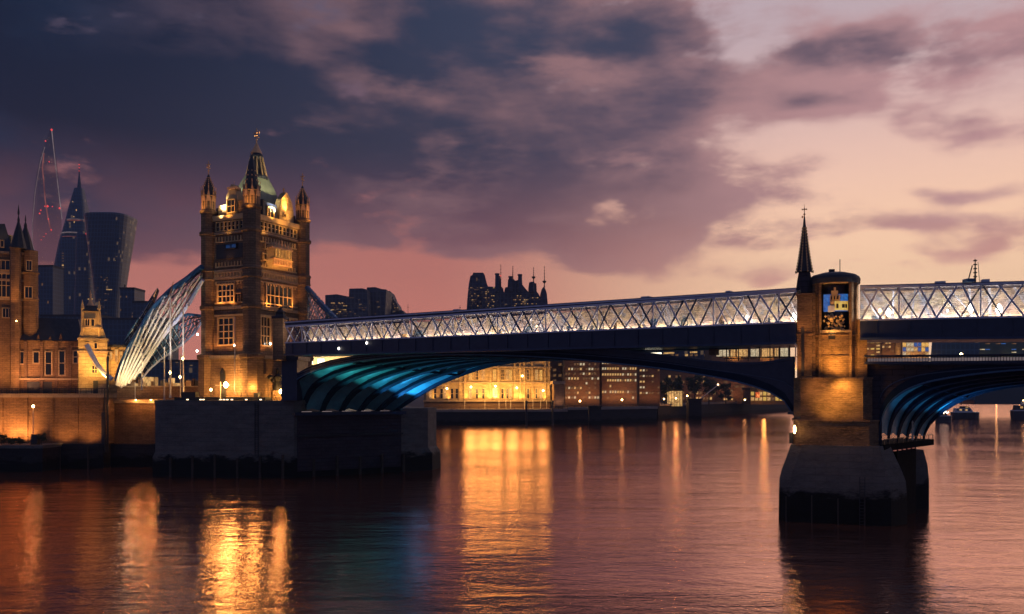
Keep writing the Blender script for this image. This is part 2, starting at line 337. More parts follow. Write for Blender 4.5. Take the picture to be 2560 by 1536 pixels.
# ------------------------------------------------------------------ objects
MTX = {}
XF = None                                 # optional placement of a group of shapes drawn square to the axes
def tag(o, label=None, cat=None, group=None, kind=None):
    if label: o['label'] = label
    if cat: o['category'] = cat
    if group: o['group'] = group
    if kind: o['kind'] = kind
    return o
def thing(name, label, cat, loc, rz=0, group=None):
    o = bpy.data.objects.new(name, None); COL.objects.link(o)
    o.empty_display_size = .5
    o.location = loc; o.rotation_euler = (0, 0, rz)
    MTX[o.name] = Matrix.Translation(Vector(loc)) @ Matrix.Rotation(rz, 4, 'Z')
    return tag(o, label, cat, group)
class MB:
    def __init__(s): s.v = []; s.f = []
    def raw(s, vs, fs):
        k = len(s.v); s.v += [Vector(v) for v in vs]; s.f += [tuple(i + k for i in f) for f in fs]; return s
    def hexa(s, b4, t4):
        return s.raw(list(b4) + list(t4), [(3, 2, 1, 0), (4, 5, 6, 7), (0, 1, 5, 4), (1, 2, 6, 5), (2, 3, 7, 6), (3, 0, 4, 7)])
    def box(s, x0, x1, y0, y1, z0, z1):
        return s.hexa([(x0, y0, z0), (x1, y0, z0), (x1, y1, z0), (x0, y1, z0)], [(x0, y0, z1), (x1, y0, z1), (x1, y1, z1), (x0, y1, z1)])
    def slab(s, P, q0, q1, z0, z1, o0, o1):      # box on a Plane: along q, height z, outwards o
        return s.hexa([P.pt(q0, z0, o1), P.pt(q1, z0, o1), P.pt(q1, z0, o0), P.pt(q0, z0, o0)],
                      [P.pt(q0, z1, o1), P.pt(q1, z1, o1), P.pt(q1, z1, o0), P.pt(q0, z1, o0)])
    def prism(s, poly, z0, z1):
        n = len(poly)
        return s.raw([(p[0], p[1], z0) for p in poly] + [(p[0], p[1], z1) for p in poly],
                     [tuple(range(n - 1, -1, -1)), tuple(range(n, 2 * n))] + [(i, (i + 1) % n, n + (i + 1) % n, n + i) for i in range(n)])
    def loft(s, loops, caps=True):
        n = len(loops[0]); k = len(s.v)
        for L in loops: s.v += [Vector(p) for p in L]
        for j in range(len(loops) - 1):
            for i in range(n):
                a = k + j * n + i; b_ = k + j * n + (i + 1) % n
                s.f.append((a, b_, b_ + n, a + n))
        if caps:
            s.f.append(tuple(k + i for i in range(n - 1, -1, -1))); s.f.append(tuple(k + (len(loops) - 1) * n + i for i in range(n)))
        return s
    def lathe(s, cx, cy, prof, seg=12, a0=0.0, sx=1, sy=1):
        return s.loft([[(cx + r * sx * math.cos(a0 + 2 * math.pi * i / seg), cy + r * sy * math.sin(a0 + 2 * math.pi * i / seg), z) for i in range(seg)] for r, z in prof])
    def tube(s, pts, r, seg=5, r2=None):
        pts = [Vector(p) for p in pts]; loops = []
        for i, p in enumerate(pts):
            t = (pts[min(i + 1, len(pts) - 1)] - pts[max(i - 1, 0)]).normalized()
            up = Vector((0, 0, 1)) if abs(t.z) < .95 else Vector((1, 0, 0))
            u = t.cross(up).normalized(); w = t.cross(u)
            rr = r if r2 is None else r + (r2 - r) * i / (len(pts) - 1)
            loops.append([p + (u * math.cos(2 * math.pi * k / seg) + w * math.sin(2 * math.pi * k / seg)) * rr for k in range(seg)])
        return s.loft(loops)
    def bar(s, a, b, w, dpt, n):      # rectangular bar from a to b, width w across, depth dpt along n
        a, b, n = Vector(a), Vector(b), Vector(n).normalized()
        u = (b - a).normalized().cross(n).normalized() * (w / 2); n = n * (dpt / 2)
        return s.hexa([a - u - n, a + u - n, a + u + n, a - u + n], [b - u - n, b + u - n, b + u + n, b - u + n])
    def strip(s, A, B):               # ruled sheet between two polylines
        k = len(s.v); s.v += [Vector(p) for p in A] + [Vector(p) for p in B]; n = len(A)
        s.f += [(k + i, k + i + 1, k + n + i + 1, k + n + i) for i in range(n - 1)]; return s
    def thick(s, A, B, C, D):         # swept quadrilateral section A-B-C-D along polylines
        return s.loft([[A[i], B[i], C[i], D[i]] for i in range(len(A))])
    def build(s, name, material, parent=None, world=True, label=None, smooth=False):
        me = bpy.data.meshes.new(name)
        if XF is not None and world: s.v = [XF @ v for v in s.v]
        M = MTX[parent.name].inverted() if (parent is not None and world) else None
        me.from_pydata([tuple(M @ v) if M else tuple(v) for v in s.v], [], s.f)
        bm = bmesh.new(); bm.from_mesh(me); bmesh.ops.recalc_face_normals(bm, faces=bm.faces); bm.to_mesh(me); bm.free()
        me.materials.append(MATS[material])
        if smooth: me.shade_smooth()
        o = bpy.data.objects.new(name, me); COL.objects.link(o)
        if parent is not None:
            o.parent = parent; MTX[o.name] = MTX[parent.name]
        else: MTX[o.name] = Matrix.Identity(4)
        if label: o['label'] = label
        return o
def clone(o, parent, loc=None):
    c_ = o.copy(); COL.objects.link(c_); c_.parent = parent
    if loc is not None: c_.location = loc
    return c_
def clone_thing(root, loc, rz, label):
    r_ = root.copy(); COL.objects.link(r_); r_.location = loc; r_.rotation_euler = (0, 0, rz); r_['label'] = label
    for ch in list(root.children):
        c1 = clone(ch, r_)
        for g_ in list(ch.children): clone(g_, c1)
    return r_
def light(kind, loc, power, color, radius=.2, target=None, cone=100, blend=.8, name='lamp_or_fill_light'):
    L = bpy.data.lights.new(name, kind); L.energy = power; L.color = color; L.shadow_soft_size = radius
    o = bpy.data.objects.new(name, L); COL.objects.link(o); o.location = loc
    if kind == 'SPOT': L.spot_size = R(cone); L.spot_blend = blend
    if target is not None: o.rotation_euler = (Vector(target) - Vector(loc)).to_track_quat('-Z', 'Y').to_euler()
    return o
WARM = (1, .43, .12); GOLD = (1, .50, .12); PALE = (1, .8, .5)
def flood(loc, target, power, color=WARM, cone=110, radius=.25):
    return light('SPOT', loc, power, color, radius, target, cone, .9, 'flood_or_fill_beam')
def window(P, px0, px1, py0, py1, nx, nz, root, pane='glass_dark', frame='gold_stone', out=.0, bw=.16, arch=False):
    (q0, zt), (q1, _) = P.sz(px0, py0), P.sz(px1, py0); zb = P.sz(px0, py1)[1]
    return window_q(P, q0, q1, zb, zt, nx, nz, root, pane, frame, out, bw, arch)
def window_q(P, q0, q1, zb, zt, nx, nz, root, pane='glass_dark', frame='gold_stone', out=.0, bw=.16, arch=False):
    f = MB()
    f.slab(P, q0 - bw, q0 + bw * .3, zb - bw, zt + bw, out - .05, out + .32); f.slab(P, q1 - bw * .3, q1 + bw, zb - bw, zt + bw, out - .05, out + .32)
    f.slab(P, q0 + bw * .3, q1 - bw * .3, zt - bw * .3, zt + bw, out - .05, out + .3); f.slab(P, q0 + bw * .3, q1 - bw * .3, zb - bw, zb + bw * .3, out - .05, out + .38)
    for i in range(1, nx):
        q_ = q0 + (q1 - q0) * i / nx; f.slab(P, q_ - bw * .35, q_ + bw * .35, zb + bw * .3, zt - bw * .3, out - .05, out + .2)
    for j in range(1, nz):
        z_ = zb + (zt - zb) * j / nz; f.slab(P, q0 + bw * .3, q1 - bw * .3, z_ - bw * .4, z_ + bw * .4, out - .04, out + .23)
    fo = f.build('window', frame, root)
    MB().slab(P, q0, q1, zb, zt, out - .06, out + .05).build('pane', pane, fo)
    return fo

# ------------------------------------------------------------------ setting
tag(MB().raw([(-6000, -300, 0), (6000, -300, 0), (6000, 9000, 0), (-6000, 9000, 0)], [(0, 1, 2, 3)]).build('water', 'river_water'), 'dark rippled river water reflecting the pink dusk sky', 'river', kind='structure')
tag(MB().raw([(-7000, -400, -6), (7000, -400, -6), (7000, 11000, -6), (-7000, 11000, -6)], [(0, 1, 2, 3)]).build('ground', 'ground_dark'), 'dark river bed under the water', 'ground', kind='structure')
bank = [(gx(-900, 178), 178), (gx(400, 178), 178), (gx(600, 260), 260), (gx(1000, 402), 402), (gx(1440, 408), 408), (gx(1660, 500), 500),
        (gx(1800, 640), 640), (gx(2000, 850), 850), (gx(2250, 1350), 1350), (gx(2440, 2100), 2100), (4200, 5000), (4200, 8500), (-5000, 8500), (-5000, 178)]
tag(MB().prism(bank, -5, 7.0).build('bank_ground', 'ground_dark'), 'dark far river bank carrying the city', 'river bank', kind='structure')

# ------------------------------------------------------------------ far bank quay walls
def quay(label, px0, d0, px1, d1, ytop, thick=8, capy=None):
    P = Plane((gx(px0, d0), d0), (gx(px1, d1), d1)); zt = gz(ytop, d0)
    t = thing('quay_wall', label, 'quay wall', (P.a.x, P.a.y, 0), 0, None)
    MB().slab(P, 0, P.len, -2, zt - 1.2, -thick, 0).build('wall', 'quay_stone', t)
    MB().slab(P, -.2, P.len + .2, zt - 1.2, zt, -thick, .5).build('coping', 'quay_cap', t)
    r = MB()
    n = int(P.len / 4)
    for i in range(n + 1):
        q_ = P.len * i / n; r.slab(P, q_ - .08, q_ + .08, zt, zt + 1.1, .1, .25)
    r.slab(P, 0, P.len, zt + 1.0, zt + 1.12, .1, .25)
    r.build('railing', 'iron', t)
    return P, zt
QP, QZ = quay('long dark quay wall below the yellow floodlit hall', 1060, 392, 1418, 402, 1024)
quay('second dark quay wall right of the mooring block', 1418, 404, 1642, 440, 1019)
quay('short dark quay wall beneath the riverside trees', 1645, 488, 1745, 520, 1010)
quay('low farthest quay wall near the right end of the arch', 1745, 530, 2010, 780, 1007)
b_ = MB().box(gx(1472, 398), gx(1502, 398), 396, 402, -1, gz(1018, 398)); b_.box(gx(1470, 398), gx(1504, 398), 395.6, 402.4, gz(1018, 398), gz(1015, 398))
tag(b_.build('mooring_block', 'quay_stone'), 'square dark mooring dolphin standing off the far quay', 'mooring')
b_ = MB().box(gx(1718, 484), gx(1750, 484), 480, 487, -1, gz(1000, 484)); b_.box(gx(1716, 484), gx(1752, 484), 479, 488, gz(1000, 484), gz(997, 484))
tag(b_.build('mooring_block', 'quay_stone'), 'dark stone block in front of the riverside trees', 'mooring')
for pxp, lab in ((1316, 'tall dark mooring post in front of the floodlit hall'), (1382, 'dark mooring post beside the brown gate pillar')):
    t = MB().lathe(gx(pxp, 390), 390, [(.45, -1), (.42, gz(1005, 390)), (.55, gz(1005, 390)), (.5, gz(1003, 390)), (.05, gz(1001, 390))], 10)
    tag(t.build('mooring_post', 'iron'), lab, 'post')

# ------------------------------------------------------------------ floodlit hall on the far bank
P = Plane((gx(1060, 412), 412), (gx(1376, 418), 418))
hall = thing('floodlit_hall', 'long yellow floodlit stone hall framed under the arch', 'building', (P.a.x, P.a.y, 7))
zt = gz(868, 412)
MB().slab(P, 0, P.len, 7, gz(1004, 412), -16, -.0).build('basement', 'brick_dark', hall)
MB().slab(P, 0, P.len, gz(1004, 412), zt, -16, 0.2).build('wall', 'stone_cream', hall)
for py in (957, 1003, 918):
    MB().slab(P, -.4, P.len + .4, gz(py, 412) - .35, gz(py, 412) + .35, .2, 1.0).build('cornice', 'stone_trim', hall)
MB().slab(P, -.6, P.len + .6, zt, zt + 1.4, -16.6, 1.2).build('roof', 'slate', hall)
qs = [P.sz(x, 950)[0] for x in (1068, 1096, 1122, 1150, 1162, 1226, 1246, 1286, 1300, 1310, 1330, 1362, 1372)]
for q_ in qs: MB().slab(P, q_ - .45, q_ + .45, gz(1002, 412), zt - .5, .2, .85).build('pilaster', 'stone_cream', hall)
for i, px in enumerate((1076, 1088, 1104, 1112, 1130, 1142, 1176, 1192, 1208, 1236, 1256, 1268, 1276, 1320, 1341, 1352)):
    window(P, px - 3.2, px + 3.2, 972, 997, 1, 2, hall, 'glass_dark' if i % 3 else 'win_warm', 'stone_cream', .2, .25)
    window(P, px - 3.4, px + 3.4, 925, 950, 2, 3, hall, ('win_gold', 'glass_dark', 'win_warm')[i % 3], 'stone_cream', .2, .25)
window(P, 1233, 1246, 973, 992, 3, 4, hall, 'win_pale', 'white_steel', .25, .3)
for px in (1085, 1120, 1168, 1200, 1222, 1240, 1262, 1290, 1303, 1340, 1360):
    q_ = P.sz(px, 980)[0]; big_ = px in (1222, 1303, 1240)
    flood(P.pt(q_, gz(1001, 412), 2.4), P.pt(q_, gz(940, 412), 0), 2600 * (1.8 if big_ else 1), GOLD, 120, .4)
for px, py in ((1117, 972), (1177, 968), (1238, 966), (1291, 970), (1305, 940), (1357, 977)):
    q_ = P.sz(px, py)[0]; z_ = gz(py, 412)
    MB().lathe(*P.pt(q_, 0, 1.5).xy, [(.05, z_ - .5), (.5, z_), (.05, z_ + .5)], 8).build('wall_lamp', 'lamp_warm', hall)
for k_ in (.36, .46, .56, .68, .8, .92): light('POINT', P.pt(P.len * k_, gz(975, 412), 8), 5500 if k_ < .7 else 3500, GOLD, 3.2)  # added lights without fixtures, broadening the hall's streak on the water
for px in (1161, 1211, 1246, 1263, 1275, 1309, 1330, 1349, 1364):
    t = MB().slab(P, P.sz(px, 990)[0] - .12, P.sz(px, 990)[0] + .12, 7, gz(1001, 408), 3.4, 3.65)
    tag(t.build('terrace_post', 'pole_white'), 'thin pale post on the dark terrace before the hall', 'post', 'thin posts on the terrace before the hall')
for px_, dd_, pw in ((1425, 424, 2600), (1455, 424, 2200), (1485, 424, 2600), (1520, 434, 2600), (1550, 434, 2200), (1580, 434, 2600), (1612, 463, 1800), (1640, 463, 1800), (1700, 552, 1800), (1760, 552, 2200), (1830, 590, 6000), (1900, 590, 6000), (1950, 590, 4000)):
    flood(at(px_, 1002, dd_ - 1.5), at(px_, 960, dd_ + 10), pw, (1, .42, .16), 120, .4)  # added amber floods without fixtures, warming the office fronts
for px_, dd_ in ((2180, 512), (2228, 532), (2275, 520), (2305, 520), (2480, 570), (2540, 570)): flood(at(px_, 897, dd_), at(px_, 870, dd_ + 12), 3500, (1, .5, .18), 120, .4)  # more added floods without fixtures, warming the right gap
# brown gate pillar and wing
P2 = Plane((gx(1383, 405), 405), (gx(1411, 406), 406))
t = thing('gate_pillar', 'brown stone gate pillar with capital right of the hall', 'pillar', (P2.a.x, P2.a.y, 7))
MB().slab(P2, .4, P2.len - .3, 7, gz(961, 405), -4, 0).build('shaft', 'stone_gothic', t)
MB().slab(P2, -.3, P2.len + .3, gz(961, 405), gz(953, 405), -4.5, .6).build('capital', 'stone_trim', t)
flood(P2.pt(P2.len / 2, 8, 4), P2.pt(P2.len / 2, 14, 0), 1200, (1, .6, .4))

# ------------------------------------------------------------------ generic lit buildings
def block(name, label, px0, px1, ytop, dd, wallm='silhouette', depth=20, zb=7, rows=0, cols=0, wins=('win_warm',), prob=.5, wy=None, dd1=None, roofm='roof_dark', group=None, wh=.5, ww=.6, seed=0, cat='building'):
    rnd = random.Random(seed or px0)
    P = Plane((gx(px0, dd), dd), (gx(px1, dd1 or dd), dd1 or dd)); zt = gz(ytop, dd)
    t = thing(name, label, cat, (P.a.x, P.a.y, zb), math.atan2(P.u.y, P.u.x), group)
    MB().slab(P, 0, P.len, zb, zt, -depth, 0).build('wall', wallm, t)
    MB().slab(P, -.3, P.len + .3, zt, zt + .012 * dd / 5, -depth - .3, .3).build('roof', roofm, t)
    if rows:
        y0, y1 = wy or (ytop + 4, HZ + 10)
        ch = (y1 - y0) / rows * dd / F; cw = P.len / cols
        proto = {}
        for j in range(rows):
            runlit = rnd.random() < .85
            for i in range(cols):
                if rnd.random() > (prob if runlit else prob * .25): continue
                k = rnd.choice(wins)
                loc = (cw * (i + .5), 0, gz(y1, dd) + ch * (j + .5) - zb)
                if k not in proto:
                    a, c_ = cw * ww / 2, ch * wh / 2; mb = MB().box(-a, a, -.25, .02, -c_, c_)
                    o = mb.build('window', k, None); o.parent = t; o.location = loc; proto[k] = o
                else: clone(proto[k], t, loc)
    return t, P, zt
block('office_block', 'dark office block with scattered lit windows right of the gate pillar', 1412, 1499, 880, 430, 'brick_dark', rows=8, cols=12, wins=('win_warm', 'win_pale', 'win_dim', 'win_dim'), prob=.62, wy=(905, 1000))
block('office_block', 'dark office block with long bright rows of windows under the arch crown', 1504, 1592, 880, 440, 'brick_dark', rows=7, cols=14, wins=('win_warm', 'win_pale', 'win_warm', 'win_dim'), prob=.85, wy=(900, 1002), wh=.42)
block('office_block', 'narrow office block with a few lit rows left of the riverside trees', 1598, 1650, 892, 470, 'brick_dark', rows=7, cols=7, wins=('win_warm', 'win_dim', 'win_pale'), prob=.5, wy=(905, 1004), wh=.35)
block('warehouse', 'low dim warehouse with orange windows behind the riverside trees', 1652, 1790, 925, 560, 'brick_dark', rows=5, cols=16, wins=('win_dim', 'win_dim', 'win_warm'), prob=.4, wy=(935, 1003))
tt, PP, _ = block('apartment_block', 'large apartment block with warm lit top floors seen through the gap', 1778, 1976, 857, 600, 'stone_gothic', rows=6, cols=14, wins=('win_dim', 'win_dim', 'win_warm'), prob=.4, wy=(940, 1004))
for i, (a, b2) in enumerate(((1790, 1822), (1826, 1838), (1842, 1872), (1876, 1900), (1904, 1932), (1936, 1946), (1950, 1970))):
    window(PP, a, b2, 866, 892, 2, 1, tt, 'win_warm' if i % 3 else 'win_pale', 'iron', .2, .35)
flood(PP.pt(PP.len * .3, gz(905, 595), 8), PP.pt(PP.len * .3, gz(870, 600)), 9000, GOLD); flood(PP.pt(PP.len * .7, gz(905, 595), 8), PP.pt(PP.len * .7, gz(870, 600)), 9000, GOLD)
block('shop_row', 'low riverside shops with bright yellow and orange fronts near the arch foot', 1876, 1968, 975, 575, 'brick_dark', rows=2, cols=9, wins=('win_warm', 'win_yellow', 'win_dim'), prob=.9, wy=(978, 1004), wh=.7, ww=.75)
tag(MB().box(gx(1888, 572), gx(1898, 572), 571, 572, gz(995, 572), gz(981, 572)).build('red_kiosk', 'red_paint'), 'small red kiosk in front of the riverside shops', 'kiosk')
light('POINT', at(1910, 990, 565), 2500, GOLD, .8)
block('hall_wing', 'pale floodlit hall glimpsed in the gap left of the arch', 700, 905, 880, 470, 'stone_cream', rows=2, cols=7, wins=('win_pale', 'win_white'), prob=.6, wy=(890, 945))
for px in (760, 800, 840): light('POINT', at(px, 950, 462), 30000, PALE, .8)
block('office_block', 'dark block filling the gap between hall and office behind the gate pillar', 1366, 1420, 878, 450, 'brick_dark', rows=7, cols=4, wins=('win_dim',), prob=.25, wy=(905, 1000))
block('office_slab', 'long dark slab block whose roof shows over the arch haunch', 1590, 1782, 863, 660, 'silhouette', rows=9, cols=16, wins=('win_dim', 'win_warm', 'win_dim'), prob=.3, wy=(866, 1000), wh=.35)
# lit stall under the trees
t = thing('riverside_cafe', 'glowing orange cafe pavilion under the riverside trees', 'building', at(1672, 1003, 500))
Pc = Plane((gx(1672, 498), 498), (gx(1706, 498), 498))
MB().slab(Pc, 0, Pc.len, 7, gz(978, 498), -5, 0).build('wall', 'win_warm', t); MB().slab(Pc, -.6, Pc.len + .6, gz(978, 498), gz(975, 498), -6, 1).build('roof', 'roof_dark', t)
for i in range(6): MB().slab(Pc, Pc.len * i / 5 - .1, Pc.len * i / 5 + .1, 7, gz(978, 498), 0, .3).build('post', 'iron', t)
light('POINT', at(1690, 992, 490), 1500, WARM, .5)
# buildings seen through the gap right of the brick tower
block('office_block', 'narrow building with bright yellow corner right beside the brick tower', 2160, 2202, 848, 520, 'stone_gothic', rows=5, cols=3, wins=('win_warm', 'win_yellow'), prob=.8, wy=(852, 893))
block('office_block', 'brown shuttered building with small orange lamps in the right gap', 2204, 2252, 846, 540, 'brick_dark', rows=4, cols=6, wins=('win_dim', 'win_warm'), prob=.6, wy=(852, 893))
t, PP, _ = block('glass_hall', 'bright golden glass hall glowing in the right gap', 2256, 2322, 852, 530, 'stone_cream', rows=3, cols=7, wins=('win_gold', 'win_warm', 'win_pale', 'win_blue'), prob=.95, wy=(856, 892), wh=.8, ww=.8)
t = thing('curved_arena', 'dark blue curved arena roof in the right gap', 'building', at(2330, 985, 560))
MB().loft([[at(2318 + 60 * k, 1000, 560), at(2330 + 60 * k, 856 - 8 * math.sin(k * 1.5), 560), at(2330 + 60 * k, 850 - 8 * math.sin(k * 1.5), 600), at(2318 + 60 * k, 1000, 600)] for k in (0, .5, 1, 1.5, 2)]).build('roof', 'glass_tower', t)
block('glass_office', 'green glass office with pale floor lines at the far right of the gap', 2436, 2620, 846, 580, 'glass_green', rows=5, cols=14, wins=('win_dim', 'win_pale', 'win_blue'), prob=.35, wy=(856, 892), wh=.3, ww=.85)
MB_l = MB().lathe(gx(2403, 540), 540, [(.1, gz(892, 540)), (1.0, gz(889, 540)), (1.0, gz(886, 540)), (.1, gz(882, 540))], 8)
t = thing('street_lamp', 'glowing orange street lamp in the right gap', 'street lamp', (gx(2403, 540), 540, 7)); MB_l.build('globe', 'lamp_warm', t)
MB().tube([(gx(2403, 540), 540, 7), (gx(2403, 540), 540, gz(892, 540))], .15).build('pole', 'iron', t)
# dark distant bank at the right
block('distant_terrace', 'dark distant terrace with tiny red lights beyond the boats', 2380, 2700, 962, 2050, 'silhouette', depth=60, rows=4, cols=22, wins=('win_dim', 'win_warm'), prob=.18, wy=(966, 996), wh=.3, ww=.3)
for px, lab in ((2491, 'bright yellow riverside lamp beyond the boats'), (2548, 'orange lamp above the moored boat at the right edge')):
    t = thing('street_lamp', lab, 'street lamp', (gx(px, 2030), 2030, 7)); z_ = gz(985, 2030)
    MB().lathe(gx(px, 2030), 2030, [(.2, 7), (.2, z_ - 2)], 6).build('pole', 'iron', t)
    MB().lathe(gx(px, 2030), 2030, [(.5, z_ - 3), (1.8, z_ - 1), (1.8, z_ + 2), (.5, z_ + 4)], 8).build('globe', 'lamp_warm', t)

# ------------------------------------------------------------------ distant skyline, left
def outline(name, label, pts_l, dd, depth, wallm, cat='skyscraper', parts=()):
    """tower given by half-width rows (px centre, half px, py): rounded section at real distance"""
    p0 = pts_l[0]
    t = thing(name, label, cat, (gx(p0[0], dd), dd, 7))
    loops = []
    for cx, hw, py in pts_l:
        X = gx(cx, dd); a = hw * dd / F
        loops.append([(X + a * math.copysign(abs(math.cos(th)) ** .6, math.cos(th)), dd + min(depth, a * 1.1) * math.copysign(abs(math.sin(th)) ** .6, math.sin(th)), gz(py, dd)) for th in [2 * math.pi * k / 24 for k in range(24)]])
    MB().loft(loops).build('shell', wallm, t)
    return t
def tiny_windows(t, dd, lst, k='win_warm'):
    for px, py, w, h in lst:
        X = gx(px, dd); Z = gz(py, dd); a, c_ = w * dd / F / 2, h * dd / F / 2
        MB().box(X - a, X + a, dd - 22 - .6, dd - 22, Z - c_, Z + c_).build('window', k, t)
# sail-shaped glass tower, faint
dd = 1150
t = thing('glass_tower', 'faint tallest sail shaped glass tower traced by red lights', 'skyscraper', (gx(118, dd), dd, 7))
rows = [(121, 26, 760), (119, 33, 700), (117, 36, 620), (117, 37, 560), (117, 34, 500), (118, 28, 440), (121, 19, 385), (126, 9, 345), (129, 3, 322)]
MB().loft([[(gx(cx - hw, dd), dd, gz(py, dd)), (gx(cx - hw * .2, dd), dd - hw * .5, gz(py, dd)), (gx(cx + hw, dd), dd, gz(py, dd)), (gx(cx + hw * .2, dd), dd + hw * .5, gz(py, dd))] for cx, hw, py in rows]).build('shell', 'glass_haze_fade', t)
MB().tube([at(x, y, dd - 22) for x, y in ((110, 383), (106, 420), (109, 450), (113, 500), (120, 545), (128, 580))], .75, 5).build('edge_light', 'edge_glow', t)
MB().tube([at(x, y, dd - 8) for x, y in ((129, 322), (134, 370), (141, 430), (148, 490), (155, 548))], .6, 5).build('edge_light', 'edge_pale', t)
MB().tube([at(x, y, dd - 8) for x, y in ((112, 368), (100, 410), (88, 480), (81, 560), (81, 610), (90, 640))], .35, 5).build('edge_light', 'edge_pale', t)
for px, py, s in ((129, 325, 1.6), (114, 353, 1.1), (123, 405, .9), (149, 521, 1.5), (99, 534, 1.2), (102, 526, 1), (119, 516, 1.6), (112, 516, .9), (131, 517, .9), (128, 575, 1.2), (121, 548, 1), (147, 622, 1.2), (146, 630, 1.3), (148, 614, 1), (115, 585, .7), (110, 592, .6), (103, 600, .6)):
    p = at(px, py, dd - 26); MB().lathe(p.x, p.y, [(.1, p.z - s), (s, p.z), (.1, p.z + s)], 6).build('beacon', 'lamp_red', t)
rnd = random.Random(3)
mb = MB()
for i in range(90):
    k = rnd.random(); py = 340 + 350 * k; hw = 4 + 32 * math.sin(min(1, (py - 322) / 240) * 1.57); px = 118 + rnd.uniform(-hw, hw) * .9; p = at(px, py, dd - 20); r_ = rnd.uniform(.08, .2)
    mb.box(p.x - r_, p.x + r_, p.y - .3, p.y, p.z - r_, p.z + r_)
tag(mb.build('window_glints', 'win_warm', t), kind='stuff')
# cone tower with antenna
dd = 1000
t = outline('glass_tower', 'cone shaped dark blue glass tower with thin red tipped spire', [(176, 52, 800), (178, 48, 740), (190, 34, 610), (196, 27, 560), (197, 19, 515), (198, 10, 472)], dd, 20, 'glass_tower')
MB().loft([[(gx(198, dd) + a * math.cos(th), dd + a * math.sin(th), gz(py, dd)) for th in [k * math.pi / 3 for k in range(6)]] for a, py in ((2.6, 472), (1.7, 455), (.7, 435), (.2, 408))]).build('spire', 'silhouette_blue', t)
for py in (412, 420, 428): p = at(198, py, dd); MB().lathe(p.x, p.y, [(.1, p.z - .9), (.8, p.z), (.1, p.z + .9)], 6).build('beacon', 'lamp_red', t)
def ring(t, cx, hw, py, dd, k, th=.8, a0=200, a1=340):
    a = hw * dd / F * 1.01
    pts = [(gx(cx, dd) + a * math.cos(R(q_)), dd + min(a * 1.1, 20) * 1.03 * math.sin(R(q_)), gz(py, dd)) for q_ in range(a0, a1 + 1, 10)]
    MB().tube(pts, th, 4).build('light_ring', k, t)
ring(t, 197, 27.5, 557, dd, 'edge_glow', .9, 215, 330); ring(t, 197, 28, 554, dd, 'edge_pale', .4, 215, 330); ring(t, 192, 33.5, 588, dd, 'edge_pale', .7, 200, 300); ring(t, 191, 34, 598, dd, 'edge_glow', .4, 200, 300)
tiny_windows(t, dd, [(182, 640 + 7 * i + rnd.uniform(-2, 2), 5, 1.3) for i in range(14)], 'win_dim')
tiny_windows(t, dd, [(209, 552, 2, 2), (210, 565, 1.5, 4), (206, 515, 1.5, 1.5), (182, 671, 4, 3), (215, 536, 1.5, 4)], 'win_warm')
# slab tower in front of the cone
dd = 960
t = outline('glass_tower', 'plain dark slab tower overlapping the cone and the flared tower', [(212, 22, 800), (213, 20, 700), (212, 17, 590), (212, 14, 582)], dd, 16, 'silhouette_blue')
p = at(221, 585, dd - 20); MB().box(p.x - 2.5, p.x + 2.5, p.y - 1, p.y, p.z - .8, p.z + .8).build('beacon', 'lamp_red', t)
# slanted tower left of the cone
t = outline('glass_tower', 'slanted grey blue tower low behind the cone tower', [(148, 20, 800), (150, 16, 720), (153, 13, 660), (154, 11, 648)], 1080, 16, 'glass_tower')
# flared tower
dd = 900
t = outline('glass_tower', 'flared dark tower widening toward its curved top', [(274, 26, 800), (275, 31, 740), (276, 40, 660), (277, 48, 600), (278, 52, 560), (278, 54, 548), (278, 53.5, 543), (279, 47, 541)], dd, 26, 'glass_tower')
for py in (575, 590): ring(t, 278, 50, py, dd, 'win_dim', .3, 230, 300)
tiny_windows(t, dd - 6, [(rnd.uniform(250, 300), rnd.uniform(690, 790), rnd.uniform(1.5, 5), 1.1) for i in range(26)], 'win_dim')
tiny_windows(t, dd - 6, [(252, 754, 12, 2.4), (298, 731, 14, 1.8)], 'win_warm')
# dark mid towers
for (a, b2, yt, dd, lab) in ((84, 132, 668, 820, 'dark blue office tower rising behind the gothic house roof'), (300, 336, 724, 700, 'dark stepped building right of the flared tower'), (332, 372, 758, 690, 'low dark building behind the lit suspension net'), (100, 250, 792, 640, 'wide dark block behind the small lit tower'), (240, 420, 800, 620, 'wide low dark block behind the suspension net'), (400, 520, 905, 560, 'low dark bank building seen under the net left of the gothic tower')):
    t, P, zt = block('office_tower', lab, a, b2, yt, dd, 'silhouette_blue', rows=10, cols=10, wins=('win_dim', 'win_dim', 'win_warm'), prob=.10, wy=(yt + 10, 900), wh=.3, ww=.6, seed=a + 5)
    if b2 == 336:
        p = at(312, 712, dd); MB().tube([(p.x, p.y, zt), (p.x, p.y, p.z)], .5, 5).build('antenna', 'iron', t)
        MB().loft([[at(300, yt, dd), at(330, yt, dd), at(330, yt, dd + 10), at(300, yt, dd + 10)], [at(302, yt - 3, dd), at(326, yt - 3, dd), at(326, yt - 3, dd + 10), at(302, yt - 3, dd + 10)]]).build('parapet', 'silhouette', t)
